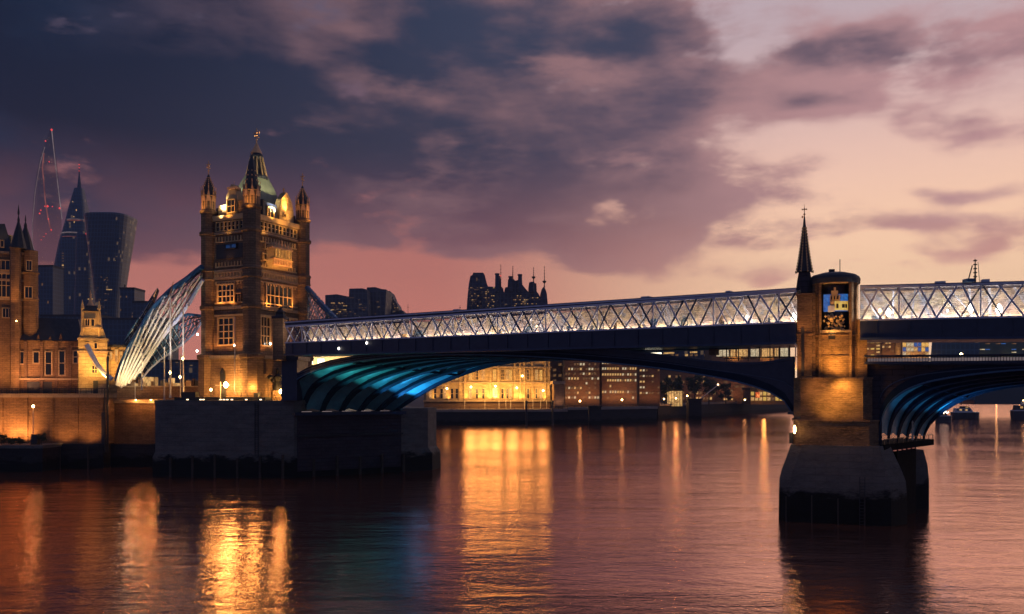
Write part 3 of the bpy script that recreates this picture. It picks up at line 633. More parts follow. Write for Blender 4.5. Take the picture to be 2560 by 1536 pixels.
# ------------------------------------------------------------------ distant skyline, centre
def profile_block(name, label, poly, dd, depth, m_, cat='office tower', wins=None):
    t = thing(name, label, cat, at(poly[0][0], HZ, dd))
    k = len(poly); A = [at(x, y, dd) for x, y in poly]; B = [at(x, y, dd) + Vector((0, depth, 0)) for x, y in poly]
    MB().raw(A + B, [tuple(range(k)), tuple(range(2 * k - 1, k - 1, -1))] + [(i, (i + 1) % k, k + (i + 1) % k, k + i) for i in range(k)]).build('wall', m_, t)
    for px, py, w, h, kk in wins or ():
        p = at(px, py, dd); a, c_ = w * dd / F / 2, h * dd / F / 2
        MB().box(p.x - a, p.x + a, dd - .4, dd + .1, p.z - c_, p.z + c_).build('window', kk, t)
    return t
rw = lambda n, x0, x1, y0, y1, ks=('win_dim',), s=1: [(rnd.uniform(x0, x1), y0 + (y1 - y0) * ((i * 7) % n) // 5 * 5 / n if False else rnd.uniform(y0, y1) // 5 * 5, rnd.uniform(2, 6) * s, 1.3, rnd.choice(ks)) for i in range(n)]
profile_block('office_block', 'flat topped dark block right beside the gothic tower', [(813, 830), (813, 738), (842, 736), (872, 742), (874, 830)], 740, 30, 'silhouette', 'office block',
              [(832, 758, 9, 2, 'win_warm'), (848, 758, 3, 2, 'win_warm'), (856, 758, 3, 2, 'win_warm'), (825, 779, 5, 7, 'lamp_dot')] + rw(34, 828, 870, 758, 795, ('win_dim', 'win_warm'), .7))
profile_block('office_block', 'dark block with flared sides left of the paired towers', [(868, 830), (873, 722), (905, 721), (917, 724), (922, 830)], 700, 34, 'silhouette', 'office block', rw(10, 875, 915, 740, 790))
profile_block('office_block', 'tallest dark dome shouldered block of the middle skyline', [(915, 830), (917, 719), (938, 718), (954, 723), (966, 724), (962, 790), (970, 830)], 720, 34, 'silhouette', 'office block', rw(6, 920, 955, 750, 790))
profile_block('office_block', 'sloping dark wedge with lit lower storeys beyond the walkway', [(955, 830), (958, 727), (975, 728), (983, 748), (992, 760), (997, 775), (1008, 777), (1012, 788), (1012, 830)], 760, 30, 'silhouette', 'office block', rw(26, 964, 996, 752, 778, ('win_warm', 'win_dim'), .5))
for px, y0, y1, lab in ((982, 737, 752, 'left thin mast on the sloping wedge block'), (989, 743, 762, 'right thin mast on the sloping wedge block'), (1020, 762, 795, 'lone thin mast left of the curved tower'), (1150, 763, 785, 'short mast left of the tapering tower')):
    p = at(px, y0, 700); mb = MB().tube([(p.x, p.y, gz(y1 + 8, 700)), p], .25, 5, .1); mb.box(p.x - .8, p.x + .8, p.y - .1, p.y + .1, p.z - 2.2, p.z - 1.9)
    tag(mb.build('mast', 'iron'), lab, 'mast')
profile_block('office_tower', 'tapering dark tower with a notch in its curved crown', [(1165, 800), (1168, 750), (1172, 710), (1176, 690), (1181, 688), (1183, 682), (1208, 682), (1212, 688), (1216, 705), (1221, 720), (1224, 800)], 800, 30, 'silhouette', 'office tower', rw(40, 1172, 1216, 720, 770, ('win_dim', 'win_dim', 'win_warm'), .7) + [(1192, 699, 2.5, 8, 'win_dim')])
profile_block('office_block', 'flat banded block between the tapering tower and the chimneys', [(1206, 800), (1206, 718), (1216, 716), (1240, 718), (1240, 800)], 790, 30, 'silhouette', 'office block', rw(30, 1206, 1236, 722, 772, ('win_dim', 'win_warm'), .7))
t = profile_block('power_station', 'dark industrial building with four chimneys and masts', [(1232, 800), (1236, 760), (1239, 690), (1250, 690), (1252, 715), (1258, 722), (1260, 732), (1263, 719), (1269, 718), (1270, 699), (1283, 697), (1288, 702), (1296, 700), (1296, 690), (1305, 690), (1306, 712), (1312, 720), (1323, 732), (1323, 706), (1341, 709), (1342, 730), (1346, 734), (1352, 746), (1354, 748), (1354, 724), (1359, 717), (1363, 722), (1367, 733), (1370, 766), (1370, 800)], 700, 40, 'silhouette', 'power station', rw(40, 1284, 1350, 742, 766, ('win_dim', 'win_warm'), .6))
def chim(px, y0, y1, w):
    p = at(px, y0, 698); a = w * 698 / F / 2
    MB().lathe(p.x, p.y, [(a * 1.15, gz(y1, 698)), (a * .95, p.z - 1.2), (a * 1.2, p.z - 1.1), (a * 1.2, p.z - .1), (a, p.z)], 12).build('chimney', 'silhouette', t)
chim(1243, 684, 730, 10); chim(1276, 691, 730, 9); chim(1300, 686, 730, 10); chim(1331, 705, 730, 9)
for px, y0, y1 in ((1252, 661, 720), (1282, 665, 700), (1334, 668, 708), (1361, 665, 720)):
    p = at(px, y0, 697); z1 = gz(y1, 697); mb = MB().tube([(p.x, p.y, z1), p], .45, 5, .12)
    for k in range(7): zz = p.z + (z1 - p.z) * (k + .5) / 7; mb.box(p.x - .6, p.x + .6, p.y - .15, p.y + .15, zz - .12, zz + .12)
    if px > 1300: zz = gz({1334: 693, 1361: 704}[px], 697); mb.lathe(p.x, p.y, [(.5, zz - 1.5), (1.5, zz - .3), (1.6, zz + .3), (.4, zz + .6)], 8)
    mb.build('mast', 'iron', t)
p = at(1252, 690, 696); MB().lathe(p.x, p.y, [(.1, p.z - .6), (.5, p.z), (.1, p.z + .6)], 6).build('beacon', 'lamp_red', t)

# ------------------------------------------------------------------ trees and shrubs
def crown(cx, cy, cz, rx, rz_, n, leaf, seed, clumps=14):
    rn = random.Random(seed); mb = MB(); cl = []
    for i in range(clumps):
        th = rn.uniform(0, 6.283); ph = rn.uniform(-.9, 1); r_ = rn.uniform(.35, .95)
        cl.append((cx + rx * r_ * math.cos(th) * math.sqrt(1 - ph * ph * .7), cy + rx * r_ * math.sin(th) * math.sqrt(1 - ph * ph * .7), cz + rz_ * ph * r_, rx * rn.uniform(.18, .38)))
    for i in range(n):
        a, b_, c_, s_ = rn.choice(cl); v = Vector((rn.gauss(0, 1), rn.gauss(0, 1), rn.gauss(0, .8))) * s_ * .6
        p = Vector((a, b_, c_)) + v; u = Vector((rn.uniform(-1, 1), rn.uniform(-1, 1), rn.uniform(-1, 1))).normalized() * leaf; w = u.orthogonal().normalized() * leaf * .7
        mb.raw([p - u, p + w, p + u, p - w], [(0, 1, 2, 3)])
    return mb
def tree(label, px, base_d, ytop, halfw, group=None, seed=0):
    zt = gz(ytop, base_d); X = gx(px, base_d); h = zt - 7; rx = halfw * base_d / F
    t = thing('broadleaf_tree', label, 'tree', (X, base_d, 7), 0, group)
    mb = MB().tube([(X, base_d, 7), (X + .2, base_d, 7 + h * .3), (X - .1, base_d, 7 + h * .7)], .5, 7, .15)
    for k in range(5):
        a = k * 1.3 + seed; mb.tube([(X + .1, base_d, 7 + h * (.28 + .06 * k)), (X + rx * .6 * math.cos(a), base_d + rx * .6 * math.sin(a), 7 + h * (.55 + .07 * k))], .2, 5, .06)
    mb.build('trunk', 'bark', t)
    crown(X, base_d, 7 + h * .62, rx, h * .42, 1500, .55, seed).build('crown', 'foliage', t)
for i, (px, dd, yt, hw, lab) in enumerate(((1662, 500, 948, 16, 'leftmost dark tree beside the narrow lit office'), (1690, 508, 934, 20, 'dark tree behind the glowing orange cafe'), (1736, 515, 930, 24, 'largest dark tree behind the diagonal crane boom'), (1772, 530, 938, 22, 'dark tree right of the diagonal crane boom'), (1814, 560, 958, 16, 'small dark tree in front of the apartment block'))):
    tree(lab, px, dd, yt, hw, 'dark trees along the far quay', 11 + i)
t = thing('crane', 'pale diagonal crane boom leaning over the far quay', 'crane', at(1738, 1006, 486))
MB().tube([at(1740, 1006, 486), at(1795, 963, 486)], .3, 5).build('boom', 'pole_white', t)
MB().lathe(*at(1740, 0, 486).xy, [(1.4, 7), (1.2, 9), (.5, 10)], 8).build('base', 'iron', t)
p = at(1795, 962, 486); MB().lathe(p.x, p.y, [(.1, p.z - .6), (.6, p.z), (.1, p.z + .6)], 6).build('lamp', 'lamp_dot', t)
# small lamps on the far quays
def lamp_post(label, px, py, dd, zb, k='lamp_warm', r=.35, power=0, col=WARM, pole='iron', group=None, rad=None):
    p = at(px, py, dd); t = thing('street_lamp', label, 'street lamp', (p.x, p.y, zb), 0, group)
    MB().lathe(p.x, p.y, [(.16, zb), (.12, zb + .6), (.07, zb + .7), (.06, p.z - r * .8)], 6).build('pole', pole, t)
    MB().lathe(p.x, p.y, [(r * .4, p.z - r), (r, p.z - r * .3), (r * .9, p.z + r * .5), (r * .2, p.z + r), ], 8).build('lantern', k, t)
    if power: light('POINT', (p.x, p.y - r - .25, p.z), power, col, rad or r)
    return t
for px, py, dd, lab in ((1718, 990, 482, 'bright street lamp by the stone block before the trees'), (1660, 998, 486, 'dim lamp at the left end of the tree quay'), (1555, 1000, 436, 'small lamp in front of the bright windowed office'), (1450, 1003, 425, 'small lamp by the left office block on the quay'), (1690, 996, 484, 'small lamp in front of the orange cafe'), (1862, 1000, 560, 'small lamp left of the red kiosk')):
    lamp_post(lab, px, py, dd, 7, 'lamp_warm', .42, 150)

# ------------------------------------------------------------------ left embankment
EP = Plane((gx(-260, 166), 166), (gx(268, 166), 166))
t = thing('embankment_wall', 'long brick river wall lit orange by added floods', 'wall', (EP.a.x, 166, 0))
MB().slab(EP, 0, EP.len, 4.6, 13.3, -30, 0).build('wall', 'brick_embankment', t)
MB().slab(EP, 0, EP.len + .1, 13.3, 14.05, -30, .35).build('coping', 'stone_trim', t)
MB().slab(EP, 0, EP.len, -3, 4.6, -30, 1.6).build('footing', 'quay_stone', t)
for k in range(9): q_ = 1 + k * (EP.len - 2) / 8; MB().slab(EP, q_ - .3, q_ + .3, 4.6, 13.3, 0, .22).build('pilaster', 'brick_embankment', t)
mb = MB()
for k in range(40): q_ = EP.len * k / 40; mb.slab(EP, q_, q_ + .07, 14.05, 15.0, .05, .12)
mb.slab(EP, 0, EP.len, 14.95, 15.05, .03, .14); mb.slab(EP, 0, EP.len, 14.5, 14.56, .05, .12); mb.build('railing', 'iron', t)
for q_ in (EP.sz(160, 1150)[0], EP.sz(230, 1150)[0], EP.sz(20, 1150)[0]):
    mb = MB().slab(EP, q_, q_ + .08, -.5, 13, .3 + 1.4, .4 + 1.4) if False else MB().slab(EP, q_, q_ + .25, -1, 4.2, 1.6, 1.95)
    mb.build('fender', 'bark', t)
EP2 = Plane((gx(272, 169), 169), (gx(440, 169), 169))
t = thing('embankment_wall', 'lower brick wall section with two small lamps beside the pier', 'wall', (EP2.a.x, 169, 0))
MB().slab(EP2, 0, EP2.len, 4.4, 12.2, -30, 0).build('wall', 'brick_embankment', t)
MB().slab(EP2, 0, EP2.len, 12.2, 12.9, -30, .35).build('coping', 'stone_trim', t)
MB().slab(EP2, 0, EP2.len, -3, 4.4, -30, 1.6).build('footing', 'quay_stone', t)
mb = MB().tube([(gx(269, 165), 165, 3), (gx(269, 165), 165, 21)], .22, 8); mb.box(gx(256, 165), gx(263, 165), 164.6, 165.3, 3, 10.5)
mb.tube([(gx(262, 164.4), 164.4, 3), (gx(262, 164.4), 164.4, 15)], .12, 6)
tag(mb.build('drain_pipe', 'iron'), 'tall dark pipe at the joint of the two brick wall sections', 'pipe')
PF = Plane((gx(-260, 158), 158), (gx(106, 158), 158))
t = thing('landing_stage', 'dark landing stage at the left edge below the brick wall', 'jetty', (PF.a.x, 158, 0))
MB().slab(PF, 0, PF.len, -3, 4.2, -7, 0).build('wall', 'quay_stone', t); MB().slab(PF, 0, PF.len + .2, 4.2, 4.75, -7, .3).build('deck', 'stone_pier', t)
lamp_post('tall pale lamp post on the landing stage before the orange wall', 83, 1016, 160.5, 4.75, 'lamp_warm', .24, 120, WARM, 'pole_white')
mb = MB().box(gx(77, 160), gx(93, 160), 160, 161, 4.75, 6.6); tag(mb.build('plinth', 'iron'), 'dark square plinth at the foot of the pale lamp post', 'plinth')
for px in (55, 20, -40, 150, 215): flood(at(px, 1104, 163.6) if px < 100 else at(px, 1110, 163), at(px + 6, 1040, 166), 4200 if px < 100 else 1300, WARM, 130, .3)  # added floods without fixtures, lighting the wall in place of the lamp post
for i, (px, w, yt) in enumerate(((4, 12, 1078), (30, 14, 1092), (50, 10, 1094), (103, 13, 1083))):
    p = at(px, 1112, 160.5); X = p.x
    t = thing('shrub', ('tall round shrub at the left photo edge', 'low clipped shrub left of the lamp post', 'small shrub next to the dark plinth', 'bushy shrub right of the pale lamp post')[i], 'shrub', (X, 160.5, 4.75), 0, 'shrubs on the landing stage')
    MB().tube([(X, 160.5, 4.7), (X, 160.5, 5.6)], .08, 5).build('stem', 'bark', t)
    hh_ = gz(yt, 160.5) - 4.75; crown(X, 160.5, 4.75 + hh_ * .5, w * 160 / F, hh_ * .5, 420, .14, 40 + i, 9).build('foliage', 'foliage', t)
for px, lab in ((340, 'left small bracket lamp on the lower brick wall'), (378, 'right small bracket lamp on the lower brick wall')):
    p = at(px, 998, 168.3); t = thing('wall_lamp', lab, 'wall lamp', (p.x, 168.3, p.z))
    MB().lathe(p.x, 168.2, [(.05, p.z - .3), (.26, p.z), (.05, p.z + .3)], 8).build('globe', 'lamp_warm', t)
    MB().tube([(p.x, 168.2, p.z), (p.x, 168.2, p.z + .8), (p.x, 169, p.z + .8)], .04, 5).build('bracket', 'iron', t)
    light('POINT', (p.x, 167.7, p.z - .2), 420, WARM, .22)

# far-left gothic tower
def gothic_panes(P, root, lst, pane='glass_dark', frame='gold_stone', bw=.14, out=0):
    for px0, px1, py0, py1, nx, nz in lst: window(P, px0, px1, py0, py1, nx, nz, root, pane, frame, out, bw)
GP = Plane((gx(-60, 176), 176), (gx(82, 180), 180))
t = thing('gothic_tower', 'brown gothic tower cut by the left photo edge', 'tower', (GP.a.x, 176, 13))
MB().slab(GP, 0, GP.len - 1.2, 12, gz(632, 178), -12, 0).build('wall', 'stone_gothic', t)
for py in (681, 748, 632, 700): MB().slab(GP, -.1, GP.len - 1, gz(py, 178) - .25, gz(py, 178) + .2, -12.2, .3).build('cornice', 'stone_trim', t)
q_ = GP.sz(72, 700)[0]; c_ = GP.pt(q_, 0, 0)
for px, rr, yt, yb in ((39, .95, 512, 625), (60, 1.1, 534, 620)):
    pass
tu = MB().lathe(c_.x, c_.y + .6, [(1.5, 12), (1.5, gz(752, 179)), (1.65, gz(748, 179)), (1.45, gz(744, 179)), (1.45, gz(684, 179)), (1.75, gz(681, 179)), (1.4, gz(677, 179)), (1.4, gz(625, 179))], 8, R(22)).build('turret', 'stone_gothic', t)
MB().lathe(c_.x - 1.0, c_.y + .6, [(1.75, gz(627, 179)), (1.5, gz(620, 179)), (.9, gz(590, 179)), (.28, gz(565, 179)), (.3, gz(560, 179)), (.08, gz(552, 179)), (.16, gz(548, 179)), (.02, gz(534, 179))], 8, R(22)).build('pinnacle', 'slate', tu)
c2 = at(49, 0, 178)
tu = MB().lathe(c2.x - .7, c2.y - .2, [(1.0, 12), (1.0, gz(625, 178)), (1.15, gz(620, 178))], 8, R(22)).build('turret', 'stone_gothic', t)
MB().lathe(c2.x - .1, c2.y - .2, [(1.5, gz(622, 178)), (1.35, gz(612, 178)), (.75, gz(580, 178)), (.22, gz(556, 178)), (.25, gz(551, 178)), (.07, gz(540, 178)), (.2, gz(535, 178)), (.18, gz(530, 178)), (.02, gz(512, 178))], 8, R(22)).build('pinnacle', 'slate', tu)
MB().loft([[at(-60, 638, 178), at(34, 632, 178), at(34, 632, 190), at(-60, 638, 190)], [at(-40, 560, 182), at(12, 560, 182), at(12, 560, 185), at(-40, 560, 185)]]).build('roof', 'slate', t)
MB().box(gx(13, 182), gx(34, 182), 181, 186, gz(640, 182), gz(590, 182)).build('chimney', 'gold_stone', t)
gothic_panes(GP, t, [(-20, 36, 650, 674, 5, 1), (-18, 38, 684, 742, 5, 2), (7, 29, 771, 794, 3, 1), (2, 9, 602, 618, 1, 1)], frame='gold_stone')
for (a, b2, y0, y1) in ((66, 79, 652, 676), (62, 80, 717, 745)):
    window_q(Plane((gx(60, 177.3), 177.3), (gx(82, 178.2), 178.2)), *(lambda Q: (Q.sz(a, y0)[0], Q.sz(b2, y0)[0], Q.sz(a, y1)[1], Q.sz(a, y0)[1]))(Plane((gx(60, 177.3), 177.3), (gx(82, 178.2), 178.2))), 2, 1, t, bw=.1)
flood(at(20, 978, 171), at(20, 850, 178), 7000, WARM, 110); flood(at(30, 755, 174.5), at(30, 690, 178), 700, WARM, 120); flood(at(-10, 590, 176), at(-8, 555, 182), 900, GOLD, 90)
p = at(41, 803, 176.5); MB().lathe(p.x, p.y, [(.02, p.z - .15), (.14, p.z), (.02, p.z + .15)], 6).build('wall_lamp', 'lamp_warm', t)
# gothic house between
HP = Plane((gx(48, 178), 178), (gx(204, 182), 182))
t = thing('gothic_house', 'long dark roofed stone house between the edge tower and the small lit tower', 'house', (HP.a.x, 178, 13))
MB().slab(HP, 0, HP.len, 12.5, gz(852, 180), -10, 0).build('wall', 'stone_gothic', t)
e = gz(852, 180); rg = gz(792, 180)
MB().loft([[HP.pt(-.3, e, .5), HP.pt(HP.len + .2, e, .5), HP.pt(HP.len + .2, e, -10.5), HP.pt(-.3, e, -10.5)], [HP.pt(3.0, rg, -4), HP.pt(HP.len - 1.0, rg, -4), HP.pt(HP.len - 1.0, rg, -6), HP.pt(3.0, rg, -6)]]).build('roof', 'slate', t)
for px in (64, 104, 141, 176): q_ = HP.sz(px, 900)[0]; MB().slab(HP, q_ - .28, q_ + .28, 12.5, e - .2, 0, .45).build('buttress', 'brick_dark', t)
MB().slab(HP, 0, HP.len, gz(948, 180) - .2, gz(948, 180) + .2, 0, .5).build('cornice', 'stone_trim', t)
gothic_panes(HP, t, [(50, 60, 880, 910, 1, 1), (84, 98, 880, 908, 1, 1), (114, 129, 880, 938, 1, 2), (148, 162, 878, 938, 1, 2), (184, 194, 878, 908, 1, 2)], frame='stone_trim', bw=.18)
MB().slab(HP, HP.sz(66, 965)[0], HP.sz(130, 965)[0], 12.6, gz(955, 180), 0.05, .16).build('archway', 'iron', t)
for px in (72, 125, 176): flood(at(px, 975, 175), at(px, 890, 180), 1500, (1, .42, .2), 110)
for px, yt in ((96, 832), (125, 836), (152, 828)):
    mb = MB().loft([[HP.pt(HP.sz(px - 5, 850)[0], gz(852, 180), .3), HP.pt(HP.sz(px + 5, 850)[0], gz(852, 180), .3), HP.pt(HP.sz(px + 5, 850)[0], gz(852, 180), -3), HP.pt(HP.sz(px - 5, 850)[0], gz(852, 180), -3)],
                    [HP.pt(HP.sz(px - .3, 850)[0], gz(yt + 6, 180), .2), HP.pt(HP.sz(px + .3, 850)[0], gz(yt + 6, 180), .2), HP.pt(HP.sz(px + .3, 850)[0], gz(yt + 6, 180), -3), HP.pt(HP.sz(px - .3, 850)[0], gz(yt + 6, 180), -3)]])
    mb.build('dormer', 'brick_dark', t)
# small brightly lit tower
SP = Plane((gx(196, 174), 174), (gx(268, 176), 176))
t = thing('gatehouse_tower', 'small gatehouse tower blazing yellow beside the suspension net', 'tower', (SP.a.x, 174, 13))
z_ = lambda y: gz(y, 175)
MB().slab(SP, 0, SP.len, 12.5, z_(848), -5.5, 0).build('wall', 'stone_cream', t)
def tier(x0, x1, y0, x2, x3, y1, m_, nm):
    q = [SP.sz(x, 900)[0] for x in (x0, x1, x2, x3)]
    MB().loft([[SP.pt(q[0], z_(y0), .1), SP.pt(q[1], z_(y0), .1), SP.pt(q[1], z_(y0), -5), SP.pt(q[0], z_(y0), -5)], [SP.pt(q[2], z_(y1), -.3), SP.pt(q[3], z_(y1), -.3), SP.pt(q[3], z_(y1), -4.2), SP.pt(q[2], z_(y1), -4.2)]]).build(nm, m_, t)
tier(196, 266, 848, 204, 256, 820, 'stone_cream', 'upper_wall'); tier(205, 254, 820, 207, 250, 778, 'gold_stone', 'belfry')
tier(205, 252, 778, 216, 240, 764, 'slate', 'roof')
q_ = SP.sz(225, 800)[0]; c_ = SP.pt(q_, 0, -2)
MB().lathe(c_.x, c_.y, [(1.0, z_(768)), (.45, z_(755)), (.15, z_(740)), (.2, z_(738)), (.02, z_(723))], 8).build('spire', 'gilt', t)
for px in (206, 248): c_ = SP.pt(SP.sz(px, 800)[0], 0, -.2); MB().lathe(c_.x, c_.y, [(.3, z_(848)), (.3, z_(775)), (.4, z_(772)), (.05, z_(750))], 6).build('pinnacle', 'gold_stone', t)
for py in (848, 880, 820): MB().slab(SP, -.2 if py > 830 else .7, SP.len + .2 if py > 830 else SP.len - .9, z_(py) - .2, z_(py) + .2, -5.5 if py > 830 else -.1, .35).build('cornice', 'stone_trim', t)
gothic_panes(SP, t, [(213, 224, 798, 818, 2, 1), (228, 236, 798, 822, 1, 1), (216, 222, 858, 872, 1, 1), (236, 243, 858, 872, 1, 1), (230, 243, 915, 933, 2, 2)], frame='gold_stone', bw=.12)
MB().slab(SP, SP.sz(233, 900)[0], SP.sz(245, 900)[0], 12.6, z_(952), .02, .15).build('archway', 'iron', t)
flood(at(236, 940, 169.5), at(236, 880, 175), 6000, GOLD, 100); flood(at(215, 975, 170.5), at(210, 900, 175), 1800, GOLD, 110); flood(at(235, 845, 173.2), at(234, 790, 175), 650, GOLD, 120)
flood(at(258, 950, 169), at(258, 890, 175), 3000, GOLD, 90)
# low annex right of the gatehouse and quay clutter
AP = Plane((gx(268, 178), 178), (gx(318, 179), 179))
t = thing('annex', 'low golden annex squeezed between gatehouse tower and net', 'building', (AP.a.x, 178, 13))
MB().slab(AP, 0, AP.len, 12.5, gz(868, 178), -6, 0).build('wall', 'stone_cream', t); MB().slab(AP, -.2, AP.len + .2, gz(868, 178), gz(862, 178), -6.2, .3).build('roof', 'slate', t)
gothic_panes(AP, t, [(275, 281, 880, 900, 1, 2), (288, 295, 875, 905, 1, 2), (300, 306, 880, 905, 1, 2)], 'win_warm', bw=.1)
flood(at(292, 960, 174), at(292, 890, 178), 1800, GOLD, 110)

# ------------------------------------------------------------------ left river pier
# front: photo 385..735, side under the bridge: 735..1070
pa, pb, pc_ = (gx(385, 149), 149.5), (gx(735, 147), 147), (gx(1070, 161), 161)
pd = (pc_[0] - 38, pc_[1] + 26)
def inset(poly, k):
    cx = sum(p[0] for p in poly) / len(poly); cy = sum(p[1] for p in poly) / len(poly)
    return [(cx + (p[0] - cx) * k, cy + (p[1] - cy) * k) for p in poly]
def arcpts(a, b, bulge, n=10):
    a, b = Vector(a), Vector(b); nn = Vector(((b - a).y, -(b - a).x)).normalized()
    return [tuple(a + (b - a) * i / n + nn * bulge * math.sin(math.pi * i / n)) for i in range(n + 1)]
plan = arcpts(pa, pb, 1.3) + [((pb[0] + pc_[0]) / 2, (pb[1] + pc_[1]) / 2 + .2)] + [pc_, (pc_[0] + 1, pc_[1] + 6), pd, (pa[0] - 6, pa[1] + 22)]
pier = thing('river_pier', 'broad grey stone river pier under the floodlit gothic tower', 'bridge pier', (gx(600, 155), 155, 0))
def pl(poly, z): return [(p[0], p[1], z) for p in poly]
MB().loft([pl(inset(plan, 1.03), -4), pl(inset(plan, 1.025), 3.2), pl(plan, 4.2), pl(plan, 10.4)]).build('body', 'stone_pier', pier)
fplan = arcpts(pa, pb, 1.3) + [(pb[0] + 1.0, pb[1] + .9), (-32, 169), (pa[0] - 5, pa[1] + 21)]
MB().prism(fplan, 10.4, 12.3).build('upper_body', 'stone_pier', pier); MB().prism(inset(fplan, 1.015), 12.3, 12.9).build('coping', 'stone_pier', pier)
MB().prism([tuple(Vector(pb).lerp(Vector(pc_), .78)), pc_, (pc_[0] + 1, pc_[1] + 6), (pc_[0] - 9, pc_[1] + 8)], 10.4, 11.4).build('end_block', 'stone_pier', pier)
SPn = Plane(pb, pc_)
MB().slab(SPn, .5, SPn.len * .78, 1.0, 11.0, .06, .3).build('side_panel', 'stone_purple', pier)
mb = MB().slab(SPn, -.3, SPn.len * .8, 10.4, 10.9, .05, 1.3); mb.build('impost_ledge', 'navy_steel', pier)
mb = MB()
for k in range(5): mb.slab(SPn, 1.2 + k * 3.6, 2.9 + k * 3.6, 10.95, 11.05, .3, .55)
mb.build('strip_light', 'edge_pale', pier)
FPn = Plane(arcpts(pa, pb, 1.3)[1], arcpts(pa, pb, 1.3)[9])
mb = MB()
for o_ in (0, .55): mb.slab(FPn, 15.5 + o_, 15.6 + o_, -.5, 12.6, .55, .65)
for k in range(34): mb.slab(FPn, 15.6, 16.05, .2 + k * .36, .26 + k * .36, .56, .64)
mb.build('ladder', 'iron', pier)
for k in range(6): MB().slab(FPn, .8 + k * 3.9, 1.15 + k * 3.9, -2, 3.3 + .3 * (k % 3), .75, 1.15).build('fender', 'bark', pier)
for k in range(5): MB().slab(SPn, 3 + k * 4.2, 3.35 + k * 4.2, -2, 3.1 + .3 * (k % 2), .5, .95).build('fender', 'bark', pier)
for z_r in (10.35, 6.9): MB().slab(SPn, .3, SPn.len * .79, z_r - .15, z_r + .15, .06, .5).build('waling', 'iron', pier)
# timber fender and railing bits on the pier top
FPn = Plane(arcpts(pa, pb, 1.3)[1], arcpts(pa, pb, 1.3)[9])
t = thing('moored_pontoon', 'dark low platform with small lights along the front of the pier top', 'platform', (FPn.a.x, FPn.a.y, 12.9))
MB().slab(FPn, 1, 17, 12.9, 13.45, -3, -.3).build('deck', 'iron', t)
MB().slab(FPn, 12.5, 15.5, 13.45, 14.2, -2.2, -.8).build('locker', 'iron', t)
MB().slab(FPn, 2, 4.5, 13.45, 14.3, -2.2, -.8).build('locker', 'iron', t)
for k in (3.2, 5.5, 6, 9, 9.6, 10.2, 11, 13.5, 16): MB().slab(FPn, k, k + .35, 12.95, 13.1, -.31, -.22).build('deck_light', 'lamp_dot', t)

# ------------------------------------------------------------------ main gothic tower
e1 = Vector((.435, .90)).normalized(); RZ = math.atan2(e1.y, e1.x) - math.pi / 2
TC = Vector((-45.85, 158.0)); TB = 12.9
tw = thing('bridge_tower', 'tall floodlit gothic bridge tower with green roof and corner turrets', 'tower', (TC.x, TC.y, TB), RZ)
TM = MTX[tw.name]
hx, hy = 4.9, 6.65
def tl(x, y): v = TM @ Vector((x, y, 0)); return (v.x, v.y)
LF = Plane(tl(-hx, -hy), tl(hx, -hy)); RF = Plane(tl(hx, -hy), tl(hx, hy))
Z = lambda py, dd=150: gz(py, dd)
def rect(x, y, z): return [(x_, y_, z - TB) for x_, y_ in ((-x, -y), (x, -y), (x, y), (-x, y))]
def lb(x, y, z0, z1): return MB().box(-x, x, -y, y, z0 - TB, z1 - TB)
MB().loft([rect(hx + 1.1, hy + 1.1, 12.9), rect(hx + .9, hy + .9, 20.0)]).build('base_wall', 'stone_gothic', tw, False)
lb(hx + 1.3, hy + 1.3, 20.0, 20.6).build('ledge', 'stone_trim', tw, False)
lb(hx, hy, 20.6, 28.6).build('lower_wall', 'stone_gothic', tw, False)
lb(hx + .25, hy + .25, 28.6, 29.2).build('cornice', 'stone_trim', tw, False)
lb(hx, hy, 29.2, 33.8).build('middle_wall', 'stone_gothic', tw, False)
lb(hx + .25, hy + .25, 33.8, 34.2).build('cornice', 'stone_trim', tw, False)
lb(hx + .1, hy + .1, 34.2, 35.2).build('frieze', 'gold_stone', tw, False)
lb(hx + .25, hy + .25, 35.2, 35.5).build('cornice', 'stone_trim', tw, False)
lb(hx, hy, 35.5, 41.6).build('upper_wall', 'stone_gothic', tw, False)
lb(hx + .3, hy + .3, 41.6, 42.0).build('cornice', 'stone_trim', tw, False)
lb(hx - .1, hy - .1, 42.0, 44.0).build('gallery_wall', 'stone_gothic', tw, False)
lb(hx + .35, hy + .35, 44.0, 44.9).build('parapet', 'gold_stone', tw, False)
lb(hx - .9, hy - .9, 44.9, 46.6).build('attic_wall', 'slate', tw, False)
MB().loft([rect(3.2, 4.4, 46.0), rect(2.5, 3.4, 48.5), rect(2.02, 2.7, 50.6), rect(1.25, 1.65, 53.0)]).build('roof', 'copper_green', tw, False)
lan = MB().lathe(0, 0, [(1.95, 52.5 - TB), (2.0, 52.7 - TB), (1.95, 53.0 - TB), (1.5, 53.2 - TB), (.8, 56.1 - TB), (1.15, 56.3 - TB), (1.2, 56.6 - TB), (1.05, 56.9 - TB), (.75, 57.2 - TB)], 12, R(15)).build('lantern', 'slate', tw, False)
mb = MB()
for k in range(12):
    a = R(30 * k + 15); mb.tube([(1.85 * math.cos(a), 1.85 * math.sin(a), 52.9 - TB), (1.05 * math.cos(a), 1.05 * math.sin(a), 56.4 - TB)], .13, 6)
mb.build('column', 'gold_stone', lan, False)
MB().lathe(0, 0, [(1.0, 57.1 - TB), (.85, 57.5 - TB), (.45, 58.3 - TB), (.2, 58.9 - TB), (.1, 59 - TB)], 8).build('crown', 'gilt', lan, False)
